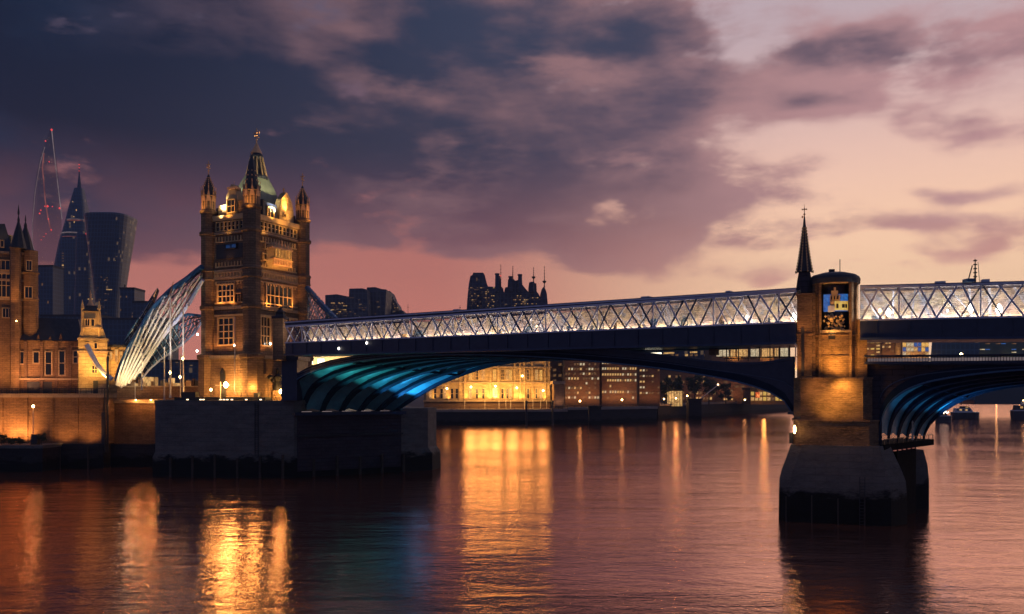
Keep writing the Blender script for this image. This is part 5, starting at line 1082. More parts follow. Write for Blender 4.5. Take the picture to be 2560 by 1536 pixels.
# ------------------------------------------------------------------ arch spans
def resample(pts, n):
    L = [0]
    for a, b in zip(pts, pts[1:]): L.append(L[-1] + (Vector(b) - Vector(a)).length)
    out = []
    for i in range(n):
        s_ = L[-1] * i / (n - 1); j = 0
        while j < len(pts) - 2 and L[j + 1] < s_: j += 1
        u = (s_ - L[j]) / max(1e-6, L[j + 1] - L[j]); out.append(Vector(pts[j]).lerp(Vector(pts[j + 1]), min(1, u)))
    return out
def smoothp(pts, it=2):
    for _ in range(it):
        q = [pts[0]]
        for a, b in zip(pts, pts[1:]): q += [a.lerp(b, .25), a.lerp(b, .75)]
        pts = q + [pts[-1]]
    return pts
def arch(label, NP, ncurve, FP_, fcurve, ribs, ribmat, panelmat, lightsf, upper, upmat, face):
    t = thing('arch_span', label, 'arch bridge', (NP.a.x, NP.a.y, 10))
    N_ = resample(smoothp([NP.hit(*c) for c in ncurve]), 49); F_ = resample(smoothp([FP_.hit(*c) for c in fcurve]), 49)
    up = Vector((0, 0, 1)); W_ = [(f - n).normalized() for n, f in zip(N_, F_)]
    def curve(f, dz=0, dw=0): return [n.lerp(q, f) + up * dz + w * dw for n, q, w in zip(N_, F_, W_)]
    # soffit panels between the ribs (each a curved trough)
    for k in range(ribs - 1):
        a, b2 = k / (ribs - 1), (k + 1) / (ribs - 1)
        A, B = curve(a, .55, .2), curve(b2, .55, -.2); mid_ = [x.lerp(y, .5) + up * .35 for x, y in zip(A, B)]
        k0 = MB(); k0.thick(A, mid_, [m_ + up * .2 for m_ in mid_], [a_ + up * .2 for a_ in A]); k0.thick(mid_, B, [b_ + up * .2 for b_ in B], [m_ + up * .2 for m_ in mid_])
        k0.build('soffit_panel', panelmat, t, smooth=False)
    for k in range(ribs):
        f = k / (ribs - 1); w = .28 if 0 < k < ribs - 1 else .22
        A = curve(f, 0, -w); B = curve(f, 0, w); C = curve(f, 1.0, w); D = curve(f, 1.0, -w)
        rb = MB().thick(A, B, C, D).build('rib', ribmat, t)
        if 0 < k < ribs - 1:
            MB().thick(curve(f, -.12, -w - .2), curve(f, -.12, w + .2), curve(f, 0, w + .2), curve(f, 0, -w - .2)).build('flange', ribmat, rb)
    # cross braces
    for i in range(10, 40, 10):
        p0, p1 = N_[i] + up * .3, F_[i] + up * .3
        MB().bar(p0, p1, .25, .35, up).build('cross_brace', ribmat, t)
    # near face web between the intrados and the upper chord
    U = [NP.hit(*c) for c in upper]; U = resample(smoothp(U), 60)
    def zat(poly, q_):
        for a, b in zip(poly, poly[1:]):
            qa, qb = (a - NP.a).dot(NP.u), (b - NP.a).dot(NP.u)
            if qa <= q_ <= qb and qb - qa > 1e-5: return a.z + (b.z - a.z) * (q_ - qa) / (qb - qa)
        return poly[-1].z
    q_all = [(p - NP.a).dot(NP.u) for p in N_]
    A, B = [], []
    for p, q_ in zip(N_, q_all):
        zu = max(p.z + .5, zat(U, max(q_, (U[0] - NP.a).dot(NP.u) + .01)))
        A.append(Vector((p.x, p.y, p.z + .02)) + NP.n * .12); B.append(Vector((p.x, p.y, zu)) + NP.n * .12)
    MB().thick(A, B, [b_ - NP.n * .5 for b_ in B], [a_ - NP.n * .5 for a_ in A]).build('spandrel_wall', upmat, t)
    # edge mouldings along the near rim
    MB().thick([a + NP.n * .2 for a in A], [a + NP.n * .2 + up * .18 for a in A], [a + up * .18 for a in A], A).build('rim_moulding', 'blue_paint', t)
    M2 = [a.lerp(b, .45) for a, b in zip(A, B)]
    MB().thick([a + NP.n * .12 for a in M2], [a + NP.n * .12 + up * .12 for a in M2], [a + up * .12 for a in M2], M2).build('stringer', 'navy_paint', t)
    MB().thick([a + NP.n * .15 - up * .1 for a in B], [a + NP.n * .15 + up * .12 for a in B], [a - NP.n * .5 + up * .12 for a in B], [a - NP.n * .5 - up * .1 for a in B]).build('upper_chord', 'navy_paint', t)
    for f, px_i, power, col, tgt in lightsf:
        a = N_[0].lerp(F_[0], f); a = a - face.n * (a - face.a).dot(face.n) + face.n * 1.0; a.z = N_[0].z + .6
        dirb = (N_[6] - N_[0]); b_ = N_[tgt].lerp(F_[tgt], f)
        flood(a, b_, power, col, 75, .2)
    return t, N_, F_
NP1 = Plane((gx(700, 148), 148), (gx(1985, 98.5), 98.5))
FP1 = Plane((gx(985, 160), 160), (40.4, 111.5))
nc = [(705, 1035), (709, 1005), (722, 972), (745, 948), (795, 924), (880, 906), (1000, 893), (1150, 888), (1300, 892), (1420, 899), (1500, 907), (1662, 924), (1742, 937), (1823, 951), (1904, 973), (1945, 992), (1972, 1012), (1985, 1040)]
fc = [(985, 1035), (1015, 1012), (1060, 984), (1100, 961), (1190, 926), (1270, 909), (1330, 904), (1430, 901), (1550, 902), (1650, 908), (1750, 920), (1850, 938), (1950, 962), (2010, 985), (2050, 1005), (2081, 1034)]
uc = [(735, 938), (800, 915), (860, 896), (930, 887), (1000, 881), (1150, 873), (1300, 869), (1500, 873), (1635, 885), (1770, 904), (1850, 910), (1918, 908), (1985, 895)]
TEAL = (.08, .75, .75); BLUE = (.05, .45, 1.0)
ls = [(1 / 12, 0, 2600, TEAL, 9), (3 / 12, 0, 3000, TEAL, 10), (5 / 12, 0, 3000, TEAL, 10), (7 / 12, 0, 3600, (.06, .6, .9), 9), (9 / 12, 0, 4600, BLUE, 9), (11 / 12, 0, 16000, BLUE, 10)]
arch('blue lit steel arch spanning from the gothic tower pier to the brick tower', NP1, nc, FP1, fc, 7, 'rib_navy', 'soffit_teal', ls, uc, 'navy_steel', SPn)
light('POINT', at(1560, 872, 118), 500, (.1, .6, .9), .3)
NP2 = Plane((gx(2195, 95), 95), (gx(3010, 88), 88)); FP2 = Plane((gx(2310, 108), 108), (gx(3020, 100), 100))
nc2 = [(2196, 1103), (2198, 1065), (2212, 1020), (2247, 985), (2304, 960), (2375, 946), (2460, 935), (2560, 926), (2700, 924), (2850, 935), (2950, 965), (3000, 1040), (3008, 1103)]
fc2 = [(2308, 1103), (2316, 1078), (2330, 1056), (2375, 1018), (2431, 992), (2488, 976), (2560, 966), (2700, 958), (2850, 966), (2950, 1000), (3005, 1103)]
uc2 = [(2160, 912), (2300, 911), (2560, 909), (2800, 909), (3010, 909)]
ls2 = [(1 / 10, 0, 350, BLUE, 9), (.3, 0, 380, BLUE, 9), (.5, 0, 420, BLUE, 9), (.7, 0, 700, BLUE, 9), (.9, 0, 5500, BLUE, 10)]
LP_ = Plane((gx(2193, 94.5), 94.5), (gx(2316, 106.5), 106.5))
a2, N2, F2 = arch('dim blue arch with purple stone spandrel at the right edge', NP2, nc2, FP2, fc2, 6, 'rib_navy', 'soffit_teal', ls2, uc2, 'stone_purple', LP_)
# spandrel beside the tower, spring ledge, parapet railing
MB().slab(Plane((gx(2150, 95.6), 95.6), (gx(2197, 95), 95)), 0, 2.2, 8.3, gz(911, 95), -6, .12).build('abutment_wall', 'stone_purple', a2)
RP = Plane((gx(2160, 94.6), 94.6), (gx(3010, 87.5), 87.5)); zp = gz(911, 94.6)
MB().slab(RP, 0, RP.len, zp, zp + .25, -9, .35).build('deck_edge', 'navy_steel', a2)
mb = MB().slab(RP, 0, RP.len, zp + .72, zp + .8, .1, .2)
for i in range(110): q_ = RP.len * i / 110; mb.slab(RP, q_, q_ + .05, zp + .25, zp + .72, .12, .17)
mb.build('parapet_railing', 'iron', a2)
MB().slab(RP, 0, RP.len, zp + .3, zp + .62, -.3, -.2).build('parapet_panel', 'edge_pale', a2)
MB().slab(RP, 0, RP.len, zp + .8, zp + .95, .0, .35).build('handrail', 'navy_steel', a2)
LP_ = Plane((gx(2193, 94.5), 94.5), (gx(2316, 106.5), 106.5))
MB().slab(LP_, -.2, LP_.len + .2, gz(1103, 98) - .9, gz(1103, 98) - .2, -3, .8).build('spring_ledge', 'shade_black', a2)
mb = MB().slab(LP_, 0, LP_.len, 9.1, 9.16, .7, .76)
for i in range(12): q_ = LP_.len * i / 11; mb.slab(LP_, q_ - .04, q_ + .04, 8.2, 9.1, .7, .76)
mb.build('ledge_railing', 'iron', a2)
mb = MB()
for k in range(5): mb.slab(LP_, 2.5 + k * 1.5, 3.3 + k * 1.5, 7.75, 7.85, .8, .9)
mb.build('strip_light', 'edge_glow', a2)
pole('small white navigation post on the spring ledge of the right arch', 2281, 1052, 1100, 100, .07)
# service deck lights in the lens gap of the left span
t = thing('service_deck', 'thin dark service deck with cyan light strips above the arch crown', 'deck', at(1500, 880, 112))
SD = Plane((gx(1440, 117), 117), (gx(1990, 99), 99))
MB().slab(SD, 0, SD.len, gz(884, 117) + .1, gz(880, 117) + .35, -5, -2.4).build('deck', 'navy_steel', t)
MB().slab(SD, SD.sz(1480, 870)[0], SD.sz(1690, 870)[0], gz(868, 112), gz(860, 112), -5.2, -5.1).build('light_panel', 'cyan_strip', t)
for a, b2, k in ((1590, 1632, 'win_white'), (1638, 1664, 'win_warm'), (1705, 1722, 'win_warm')): MB().slab(SD, SD.sz(a, 880)[0], SD.sz(b2, 880)[0], gz(882, 108), gz(878, 108), -2.3, -2.2).build('strip_light', k, t)
MB().slab(SD, SD.sz(1750, 880)[0], SD.sz(1766, 880)[0], gz(884, 104), gz(867, 104), -3.6, -2.5).build('cabinet', 'stone_trim', t)
mb = MB()
for px in (1795, 1825, 1850, 1878, 1905, 1930, 1955): q_ = SD.sz(px, 880)[0]; mb.slab(SD, q_ - .05, q_ + .05, 17.9, 19.6, -2.5, -2.4)
mb.build('railing_post', 'iron', t)
mb = MB().slab(SD, SD.sz(1790, 880)[0], SD.len, gz(893, 101), gz(891, 101), -2.45, -2.35); mb.build('handrail', 'iron', t)
pole('white signal post beside the brick tower', 1989, 858, 925, 95, .07)

# ------------------------------------------------------------------ covered walkways
def walkway(label, a, b, za, zb_, bay, lamps, seed, girder_end=0):
    """a,b=(X,Y) ends, za/zb_: (roof top, glass top, glass bottom, girder bottom)"""
    P = Plane(a, b); rn = random.Random(seed); L = P.len
    t = thing('covered_walkway', label, 'footbridge', (P.a.x, P.a.y, za[3]))
    def z(i, q_): return za[i] + (zb_[i] - za[i]) * q_ / L
    def seg(i0, i1, o0, o1, q0=0, q1=None, d0=0, d1=0):
        q1 = L if q1 is None else q1
        return MB().hexa([P.pt(q0, z(i1, q0) + d1, o1), P.pt(q1, z(i1, q1) + d1, o1), P.pt(q1, z(i1, q1) + d1, o0), P.pt(q0, z(i1, q0) + d1, o0)],
                         [P.pt(q0, z(i0, q0) + d0, o1), P.pt(q1, z(i0, q1) + d0, o1), P.pt(q1, z(i0, q1) + d0, o0), P.pt(q0, z(i0, q0) + d0, o0)])
    D = 5.0
    seg(0, 1, -D - .3, .25, 0, None, 0, .28).build('roof', 'navy_steel', t)
    seg(1, 1, 0, .3, 0, None, .28, .0).build('top_chord', 'steel_grey', t)
    seg(0, 0, .25, .4, 0, None, -.1, -.28).build('roof_edge', 'steel_grey', t)
    seg(2, 3, -D, .2, 0, None, -.12, .25).build('girder', 'navy_steel', t)
    seg(2, 2, -.1, .32, 0, None, .04, -.14).build('bottom_chord', 'steel_grey', t)
    seg(3, 3, -D - .2, .5, 0, None, .25, 0).build('girder_flange', 'navy_paint', t)
    seg(1, 2, -D, -D + .15).build('back_panel', 'walk_panel', t)
    seg(1, 2, -.16, -.1, 0, None, .05, .02).build('glazing', 'walk_glass', t)
    seg(2, 2, -D + .3, -D + .55, 0, None, .25, .02).build('strip_light', 'strip_walk', t)
    seg(2, 2, -1.0, -.7, 0, None, .12, .02).build('strip_light', 'strip_walk', t)
    for i in range(int(L / 3.2)):
        q0 = 1.6 + i * 3.2; seg(2, 3, .2, .3, q0, q0 + .12, -.2, .3).build('stiffener', 'navy_steel', t)
    n = max(2, round(L / bay)); w = L / n
    for i in range(n):
        for s_ in (0, 1):
            q0, q1 = w * i + rn.uniform(-.15, .15) * w, w * (i + 1) + rn.uniform(-.15, .15) * w
            q0, q1 = max(.1, q0), min(L - .1, q1)
            if rn.random() < .06: continue
            A = P.pt(q0, z(1 if s_ else 2, q0), .08 + .06 * s_); B = P.pt(q1, z(2 if s_ else 1, q1), .08 + .06 * s_)
            MB().bar(A, B, rn.uniform(.12, .2), .12, P.n).build('brace', 'steel_grey' if rn.random() < .7 else 'navy_paint', t)
        if i % 4 == 2: MB().bar(P.pt(w * i, z(1, w * i), .2), P.pt(w * i, z(2, w * i), .2), .12, .1, P.n).build('mullion', 'steel_grey', t)
        if True:
            q0 = w * i; A = P.pt(max(.1, q0 + rn.uniform(0, w)), z(1, q0), -2.6); B = P.pt(min(L - .1, q0 + rn.uniform(.6, 2) * w), z(2, q0), -2.6)
            MB().bar(A, B, rn.uniform(.1, .3), .1, P.n).build('inner_brace', 'steel_grey', t)
    # things seen dimly inside: seats, screens, posters
    for i in range(int(L / 2.6)):
        q0 = rn.uniform(.5, L - 1.5); ww = rn.uniform(.3, 1.1); h0 = rn.uniform(.3, 1.5)
        MB().slab(P, q0, q0 + ww, z(2, q0) + .05, z(2, q0) + h0, -D + .6, -D + .7 + rn.random()).build('display_board', rn.choice(('net_blue', 'steel_grey', 'stone_trim', 'gold_stone', 'red_paint', 'blue_paint', 'walk_panel', 'stone_cream')), t)
    for px, py, k, r_ in lamps:
        q_, z_ = P.sz(px, py); p = P.pt(q_, z_, -1.2)
        MB().lathe(p.x, p.y, [(r_ * .3, p.z - r_ * 1.5), (r_, p.z - r_ * .3), (r_ * .9, p.z + r_ * .5), (r_ * .1, p.z + r_ * 1.8)], 10).build('lamp', k, t)
        light('POINT', (p.x, p.y - r_ * 0 + .0, p.z + r_ * 2 + .3), 260, (1, .85, .65) if k != 'lamp_cool' else (.7, .88, 1), .25)
    return t, P
WA = (gx(716, 142), 142); WB = (gx(1992, 96.5), 96.5)
wl, WPl = walkway('long glazed walkway climbing from the gothic tower to the brick tower', WA, WB,
    (gz(804, 142), gz(819, 142), gz(857, 142), gz(890, 142)), (gz(720, 96.5), gz(732, 96.5), gz(805, 96.5), gz(861, 96.5)), 1.9, [(1976, 793, 'lamp_white', .3), (1858, 792, 'lamp_white', .14), (1330, 815, 'lamp_warm', .1), (1180, 830, 'lamp_warm', .08)], 4)
WC = (gx(2150, 94.5), 94.5); WD = (gx(2900, 84.5), 84.5)
kz = lambda py, d: gz(py, d)
wr, WPr = walkway('shorter glazed walkway from the brick tower out past the right edge', WC, WD,
    (gz(714, 94.5), gz(723, 94.5), gz(800, 94.5), gz(851, 94.5)), (gz(694, 84.5), gz(703, 84.5), gz(784, 84.5), gz(846, 84.5)), 1.9, [(2222, 780, 'lamp_cool', .28), (2431, 768, 'lamp_white', .3), (2502, 772, 'lamp_white', .34), (2200, 775, 'lamp_warm', .16), (2371, 775, 'lamp_cool', .1)], 9)
for i, (px, lab) in enumerate(((850, 'left small lamp on the long girder'), (920, 'second small lamp on the long girder'))):
    q_, z_ = WPl.sz(px, 872 if i == 0 else 858); p = WPl.pt(q_, z_, .3)
    tag(MB().lathe(p.x, p.y, [(.03, p.z - .18), (.1, p.z), (.03, p.z + .18)], 6).build('girder_lamp', 'lamp_white'), lab, 'lamp')
for px, w, P_, yy in ((1600, 24, WPl, 742), (1130, 20, WPl, 776), (1812, 12, WPl, 729), (2338, 22, WPr, 708), (2455, 16, WPr, 704)):
    q_ = P_.sz(px, yy)[0]; ww = w * 100 / F; z_ = (za_ := gz(720, 96.5)) if P_ is WPl else gz(712, 93)
    tag(MB().slab(P_, q_, q_ + ww, z_ - .1, z_ + .22, -1.4, -.2).build('roof_hatch', 'steel_grey'), {1600: 'pale hatch on the middle of the long walkway roof', 1130: 'hatch on the left third of the long walkway roof', 1812: 'small hatch near the brick tower on the walkway roof', 2338: 'flat box on the short walkway roof', 2455: 'small box right of the roof crane'}[px], 'roof hatch')
# mast and little crane on the right roof
t = thing('roof_mast', 'thin lattice mast with stays on the right walkway roof', 'mast', at(2438, 702, 90))
zr = gz(704, 90) - .1
MB().tube([(gx(2438, 90), 90, zr), at(2438, 648, 90)], .1, 5, .04).build('mast', 'iron', t); MB().tube([(gx(2449, 90), 90, zr), at(2445, 656, 90)], .03, 4).build('stay', 'iron', t)
for py in (652, 662, 672, 682, 692): p = at(2438, py, 90); MB().box(p.x - .14, p.x + .14, p.y - .1, p.y + .1, p.z - .06, p.z + .06).build('collar', 'iron', t)
t = thing('roof_crane', 'small leaning crane beside the mast on the right walkway roof', 'crane', at(2422, 702, 90))
MB().box(gx(2412, 90), gx(2430, 90), 89.5, 90.5, zr, gz(698, 90)).build('cab', 'blue_paint', t); MB().tube([at(2421, 700, 90), at(2431, 664, 90)], .06, 5).build('jib', 'iron', t)

# ------------------------------------------------------------------ brick tower in the river
bt = thing('brick_tower', 'round fronted brick bridge tower glowing amber standing in the river', 'tower', (gx(2085, 95), 95, 0), R(-18))
XF = Matrix.Translation(bt.location) @ Matrix.Rotation(R(-18), 4, 'Z') @ Matrix.Translation(-bt.location)
D0 = 95.0
def loopr(xl, xr, xr2, y, dd=D0, dep=9.5, ch=1.2):
    z_ = gz(y, dd); a, b2, c3 = gx(xl, dd), gx(xr, dd), gx(xr2, dd)
    return [(a, dd + ch * .6, z_), (a + ch, dd - .2, z_), (b2, dd - .6, z_), (c3, dd + 2.2, z_), (c3 + .3, dd + dep, z_), (a + 1, dd + dep, z_)]
def lp(xl, xr, xr2, zz, dep=9.5, ch=1.2):
    l = loopr(xl, xr, xr2, 0, D0, dep, ch); return [(p[0], p[1], zz) for p in l]
base = MB().loft([lp(1951, 2218, 2260, -4), lp(1953, 2215, 2258, 3.0), lp(1954, 2212, 2255, 4.6), lp(1960, 2206, 2246, 5.7), lp(1972, 2196, 2232, 7.1), lp(1982, 2188, 2219, gz(1114, D0))]).build('footing', 'stone_pier', bt)
XFB, XF = XF, None
far = MB().loft([[(gx(x0, 108), 106, z_), (gx(x1, 108), 107, z_), (gx(x1, 108), 110, z_), (gx(x0, 108), 110, z_)] for x0, x1, z_ in ((2262, 2313, -4), (2262, 2313, 3.6), (2262, 2309, 5.4), (2262, 2299, 7.2))]).build('rear_footing', 'stone_pier', bt)
MB().loft([[(gx(2225, 100), 98.2, z_), (gx(2292, 104), 104.2, z_), (gx(2292, 104), 109, z_), (gx(2225, 100), 109, z_)] for z_ in (-4, 8.2)]).build('side_wall', 'shade_black', bt)
XF = XFB
def tierb(x0, x1, y0, y1, o, nm, m_='brick_pier', x2=None):
    a, b2 = gx(x0, D0), gx(x1, D0); z0, z1 = gz(y0, D0), gz(y1, D0); c3 = b2 + .5
    poly = [(a, D0 + 1.0 - o), (a + .7, D0 + .1 - o), (b2 - .5, D0 - .1 - o), (c3, D0 + .9 - o), (c3, D0 + 7), (a, D0 + 7)]
    return MB().prism(poly, z0, z1).build(nm, m_, bt)
tierb(1988, 2178, 1114, 1052, .1, 'lower_tier'); tierb(1985, 2180, 1054, 1050, .25, 'string_course', 'stone_gothic')
tierb(1989, 2164, 1050, 946, -.1, 'middle_tier'); tierb(1987, 2166, 948, 944, .05, 'string_course', 'stone_gothic')
tierb(1986, 2182, 1117, 1112, .25, 'string_course', 'stone_gothic')
for k_ in range(4): MB().box(gx(1975 + k_ * 62, 94.2), gx(1978 + k_ * 62, 94.2), 93.9, 94.3, -2, 2.8 + .25 * (k_ % 2)).build('fender', 'bark', bt)
mb = MB()
for o_ in (0, .5): mb.box(gx(2150, 94.2) + o_, gx(2150, 94.2) + o_ + .07, 93.95, 94.1, -.5, 5.2)
for k_ in range(15): mb.box(gx(2150, 94.2) + .07, gx(2150, 94.2) + .5, 93.97, 94.07, .1 + k_ * .34, .15 + k_ * .34)
mb.build('ladder', 'iron', bt)
# round shaft with a recessed niche
cx, cy, rr = gx(2086, 95) + .05, 97.4, 2.52
z0, z1 = gz(946, D0), gz(694, D0)
n0, n1 = gz(826, D0), gz(708, D0)
zs = [z0 + (n0 - z0) * i / 4 for i in range(5)] + [n1, z1]
M_ = 40; V, Fc = [], []
na = [R(-90 + a) for a in (-40, 40)]
for zz in zs:
    for k in range(M_): a = 2 * math.pi * k / M_; V.append((cx + rr * math.cos(a), cy + rr * math.sin(a), zz))
for j in range(len(zs) - 1):
    for k in range(M_):
        am = ((2 * math.pi * (k + .5) / M_) + math.pi) % (2 * math.pi) - math.pi
        if j == 4 and R(-122) < am < R(-58): continue
        Fc.append((j * M_ + k, j * M_ + (k + 1) % M_, (j + 1) * M_ + (k + 1) % M_, (j + 1) * M_ + k))
shaft = MB().raw(V, Fc); shaft.build('shaft', 'brick_pier', bt)
niche = MB().lathe(cx, cy, [(rr - .75, n0 - .3), (rr - .75, n1 + .3)], 32).build('niche_core', 'iron', bt)
def cpatch(px0, px1, py0, py1, r_, m_, nm, parent, thick=.12):
    def ang(px):
        tx = gx(px, 95.2) - cx; return -math.acos(max(-1, min(1, tx / r_)))
    a0, a1 = ang(px0), ang(px1); zz0, zz1 = gz(py1, 95.2), gz(py0, 95.2); L1 = []
    for k in range(7):
        a = a0 + (a1 - a0) * k / 6
        L1.append([(cx + q_ * math.cos(a), cy + q_ * math.sin(a), z_) for q_, z_ in ((r_, zz0), (r_, zz1), (r_ - thick, zz1), (r_ - thick, zz0))])
    return MB().loft(L1).build(nm, m_, parent)
cpatch(2050, 2122, 826, 832, rr + .25, 'stone_trim', 'niche_sill', bt, .95)
cpatch(2050, 2122, 702, 708, rr + .12, 'stone_trim', 'niche_head', bt, .9)
fr = cpatch(2059, 2117, 735, 778, rr - .5, 'win_blue', 'window', bt, .2)
cpatch(2074, 2098, 737, 753, rr - .4, 'gold_stone', 'carved_panel', fr, .2); cpatch(2077, 2093, 727, 737, rr - .38, 'gold_stone', 'carved_crest', fr, .2); cpatch(2083, 2088, 719, 727, rr - .36, 'gold_stone', 'carved_crest', fr, .2)
cpatch(2084, 2117, 753, 776, rr - .38, 'win_yellow', 'pane', fr, .16); cpatch(2069, 2085, 764, 780, rr - .3, 'steel_grey', 'casement', fr, .1)
cpatch(2074, 2085, 753, 764, rr - .36, 'gold_stone', 'carved_panel', fr, .2)
for a, b2, y0, y1 in ((2089, 2094, 760, 771), (2103, 2109, 761, 770), (2111, 2115, 761, 770), (2076, 2079, 741, 749), (2083, 2086, 741, 749), (2090, 2094, 741, 749)): cpatch(a, b2, y0, y1, rr - .30, 'iron', 'glazing_bar', fr, .1)
rn = random.Random(8); mb = MB()
for i in range(60):
    a = R(rn.uniform(-120, -62)); r_ = rr - rn.uniform(.2, .7); z_ = gz(rn.uniform(786, 826), 95.2); s_ = rn.uniform(.06, .22); x, y = cx + r_ * math.cos(a), cy + r_ * math.sin(a)
    mb.lathe(x, y, [(.02, z_ - s_), (s_, z_ - s_ * .2), (s_ * .7, z_ + s_ * .5), (.02, z_ + s_)], 5, rn.random())
mb.build('relief_carving', 'gold_stone', bt)
cpatch(2070, 2086, 828, 849, rr + .12, 'iron', 'grille', bt, .1)
# curved cap roof, parapet, vent, aerial
cap = MB().lathe(cx, cy, [(rr + .18, z1 - .5), (rr + .22, z1), (rr + .1, z1 + .25), (rr * .9, z1 + .5), (rr * .5, z1 + .78), (.2, z1 + .86)], 40).build('cap_roof', 'slate', bt)
MB().box(gx(2066, 96), gx(2080, 96), 96.8, 97.4, z1 + .5, gz(674, 97)).build('vent', 'iron', cap)
MB().tube([(gx(2084, 97), 97, z1 + .7), (gx(2084, 97), 97, gz(650, 97))], .045, 5).build('aerial', 'iron', cap)
for py, r_ in ((838, .14), (890, .1)):
    MB().lathe(cx, cy, [(rr, gz(py + 2, 95)), (rr + r_, gz(py + 1, 95)), (rr + r_, gz(py - 1, 95)), (rr, gz(py - 2, 95))], 40).build('band', 'stone_gothic', bt)
for px, w in ((2050, 6), (2121, 6), (2036, 5), (2134, 5)):
    X = gx(px, 95.3); dyy = math.sqrt(max(.05, rr * rr - (X - cx) ** 2)); a = w * 95 / F / 2
    MB().box(X - a, X + a, cy - dyy - .22, cy - dyy + .3, z0, gz(706, D0)).build('pilaster', 'brick_pier', bt)
# left buttress with spire, right shoulder
bx = (gx(1997, 95), gx(2033, 95))
but = MB().box(bx[0], bx[1], 95.1, 98.6, z0, gz(734, 95)).build('buttress', 'brick_pier', bt)
for py in (734, 835): MB().box(bx[0] - .12, bx[1] + .12, 95.0, 98.7, gz(py, 95) - .1, gz(py, 95) + .12).build('band', 'stone_gothic', but)
MB().box(bx[0] + .45, bx[0] + .75, 94.95, 95.2, gz(940, 95), gz(820, 95)).build('slit', 'iron', but)
MB().box(bx[1] - .1, bx[1] + .35, 95.4, 98, z0, gz(730, 95)).build('pilaster', 'brick_dark', but)
bcx, bcy = (bx[0] + bx[1]) / 2, 96.7
sp = MB().lathe(bcx, bcy, [(.92, gz(734, 95)), (.92, gz(712, 95)), (.82, gz(694, 95)), (.62, gz(670, 95)), (.3, gz(655, 95))], 8, R(22.5)).build('belfry', 'stone_purple', bt)
MB().lathe(bcx, bcy, [(.86, gz(672, 95)), (.62, gz(640, 95)), (.4, gz(600, 95)), (.2, gz(560, 95)), (.07, gz(530, 95))], 8, R(22.5)).build('spire', 'slate', sp)
mb = MB()
for k in range(8):
    a = R(45 * k + 22.5); c_, s_ = math.cos(a), math.sin(a)
    mb.tube([(bcx + .86 * c_, bcy + .86 * s_, gz(674, 95)), (bcx + .6 * c_, bcy + .6 * s_, gz(640, 95)), (bcx + .36 * c_, bcy + .36 * s_, gz(600, 95)), (bcx + .17 * c_, bcy + .17 * s_, gz(560, 95))], .045, 4)
    for j in range(16):
        f_ = j / 15; r_ = .98 - .76 * f_ ** .8; zz = gz(672, 95) + (gz(560, 95) - gz(672, 95)) * f_; mb.box(bcx + r_ * c_ - .07, bcx + r_ * c_ + .07, bcy + r_ * s_ - .07, bcy + r_ * s_ + .07, zz - .08, zz + .08)
mb.build('crocket', 'gold_stone', sp)
zf = gz(530, 95)
mb = MB().lathe(bcx, bcy, [(.06, zf - .3), (.05, zf + .1), (.12, zf + .25), (.04, zf + .4), (.04, zf + .7), (.1, zf + .8), (.03, zf + .95), (.01, gz(497, 95))], 6)
mb.box(bcx - .22, bcx + .22, bcy - .04, bcy + .04, zf + .76, zf + .84); mb.lathe(bcx - .2, bcy, [(.02, zf - .16), (.12, zf - .05), (.02, zf + .1)], 6)
for s_ in (-.22, .22): mb.lathe(bcx + s_, bcy, [(.02, zf + .7), (.09, zf + .8), (.02, zf + .9)], 5)
mb.build('finial', 'gilt', sp)
MB().box(gx(2140, 95), gx(2163, 95), 95.6, 99, z0, gz(803, 95)).build('shoulder', 'brick_pier', bt)
MB().box(gx(2139, 95), gx(2165, 95), 95.45, 99.2, gz(803, 95), gz(799, 95)).build('shoulder_cap', 'stone_gothic', bt)
MB().box(gx(1974, 95), gx(1989, 95), 96, 98, gz(1038, 95), gz(1030, 95)).build('corbel', 'navy_steel', bt)
MB().box(gx(1978, 95), gx(1988, 95), 95.6, 96.6, gz(1112, 95), gz(1085, 95)).build('fender', 'iron', bt)
def bf(px, py, dd, tpx, tpy, power, col=WARM, cone=100): flood(XFB @ at(px, py, dd), XFB @ at(tpx, tpy, 95), power * 3.4, col, cone, .2)
bf(2085, 940, 92.4, 2088, 860, 520, (1, .44, .08)); bf(2108, 938, 92.8, 2112, 890, 300, (1, .46, .08)); bf(2014, 940, 93.2, 2012, 860, 130); bf(2150, 940, 93.4, 2150, 880, 90)
bf(2110, 955, 93.6, 2108, 985, 260, (1, .48, .1), 130); bf(2080, 1045, 92.6, 2085, 985, 190, (1, .5, .1), 120); bf(2085, 838, 93.6, 2086, 800, 50, GOLD)
bf(2085, 850, 93.9, 2086, 760, 120, (1, .5, .14)); bf(2014, 838, 94.2, 2012, 770, 40); bf(2148, 850, 94.3, 2140, 780, 30)
bf(2055, 945, 93.4, 2050, 1000, 60, WARM, 130)
XF = None
for px, py, lab in ((1989, 1074, 'small amber lamp on the left edge of the brick tower base'),):
    lamp = at(px, py, 95.4); tag(MB().lathe(lamp.x - .1, lamp.y, [(.04, lamp.z - .45), (.14, lamp.z - .2), (.14, lamp.z + .2), (.04, lamp.z + .45)], 8).build('marker_lamp', 'lamp_warm'), lab, 'lamp')
    light('POINT', (lamp.x - .5, lamp.y - .3, lamp.z), 25, WARM, .15)

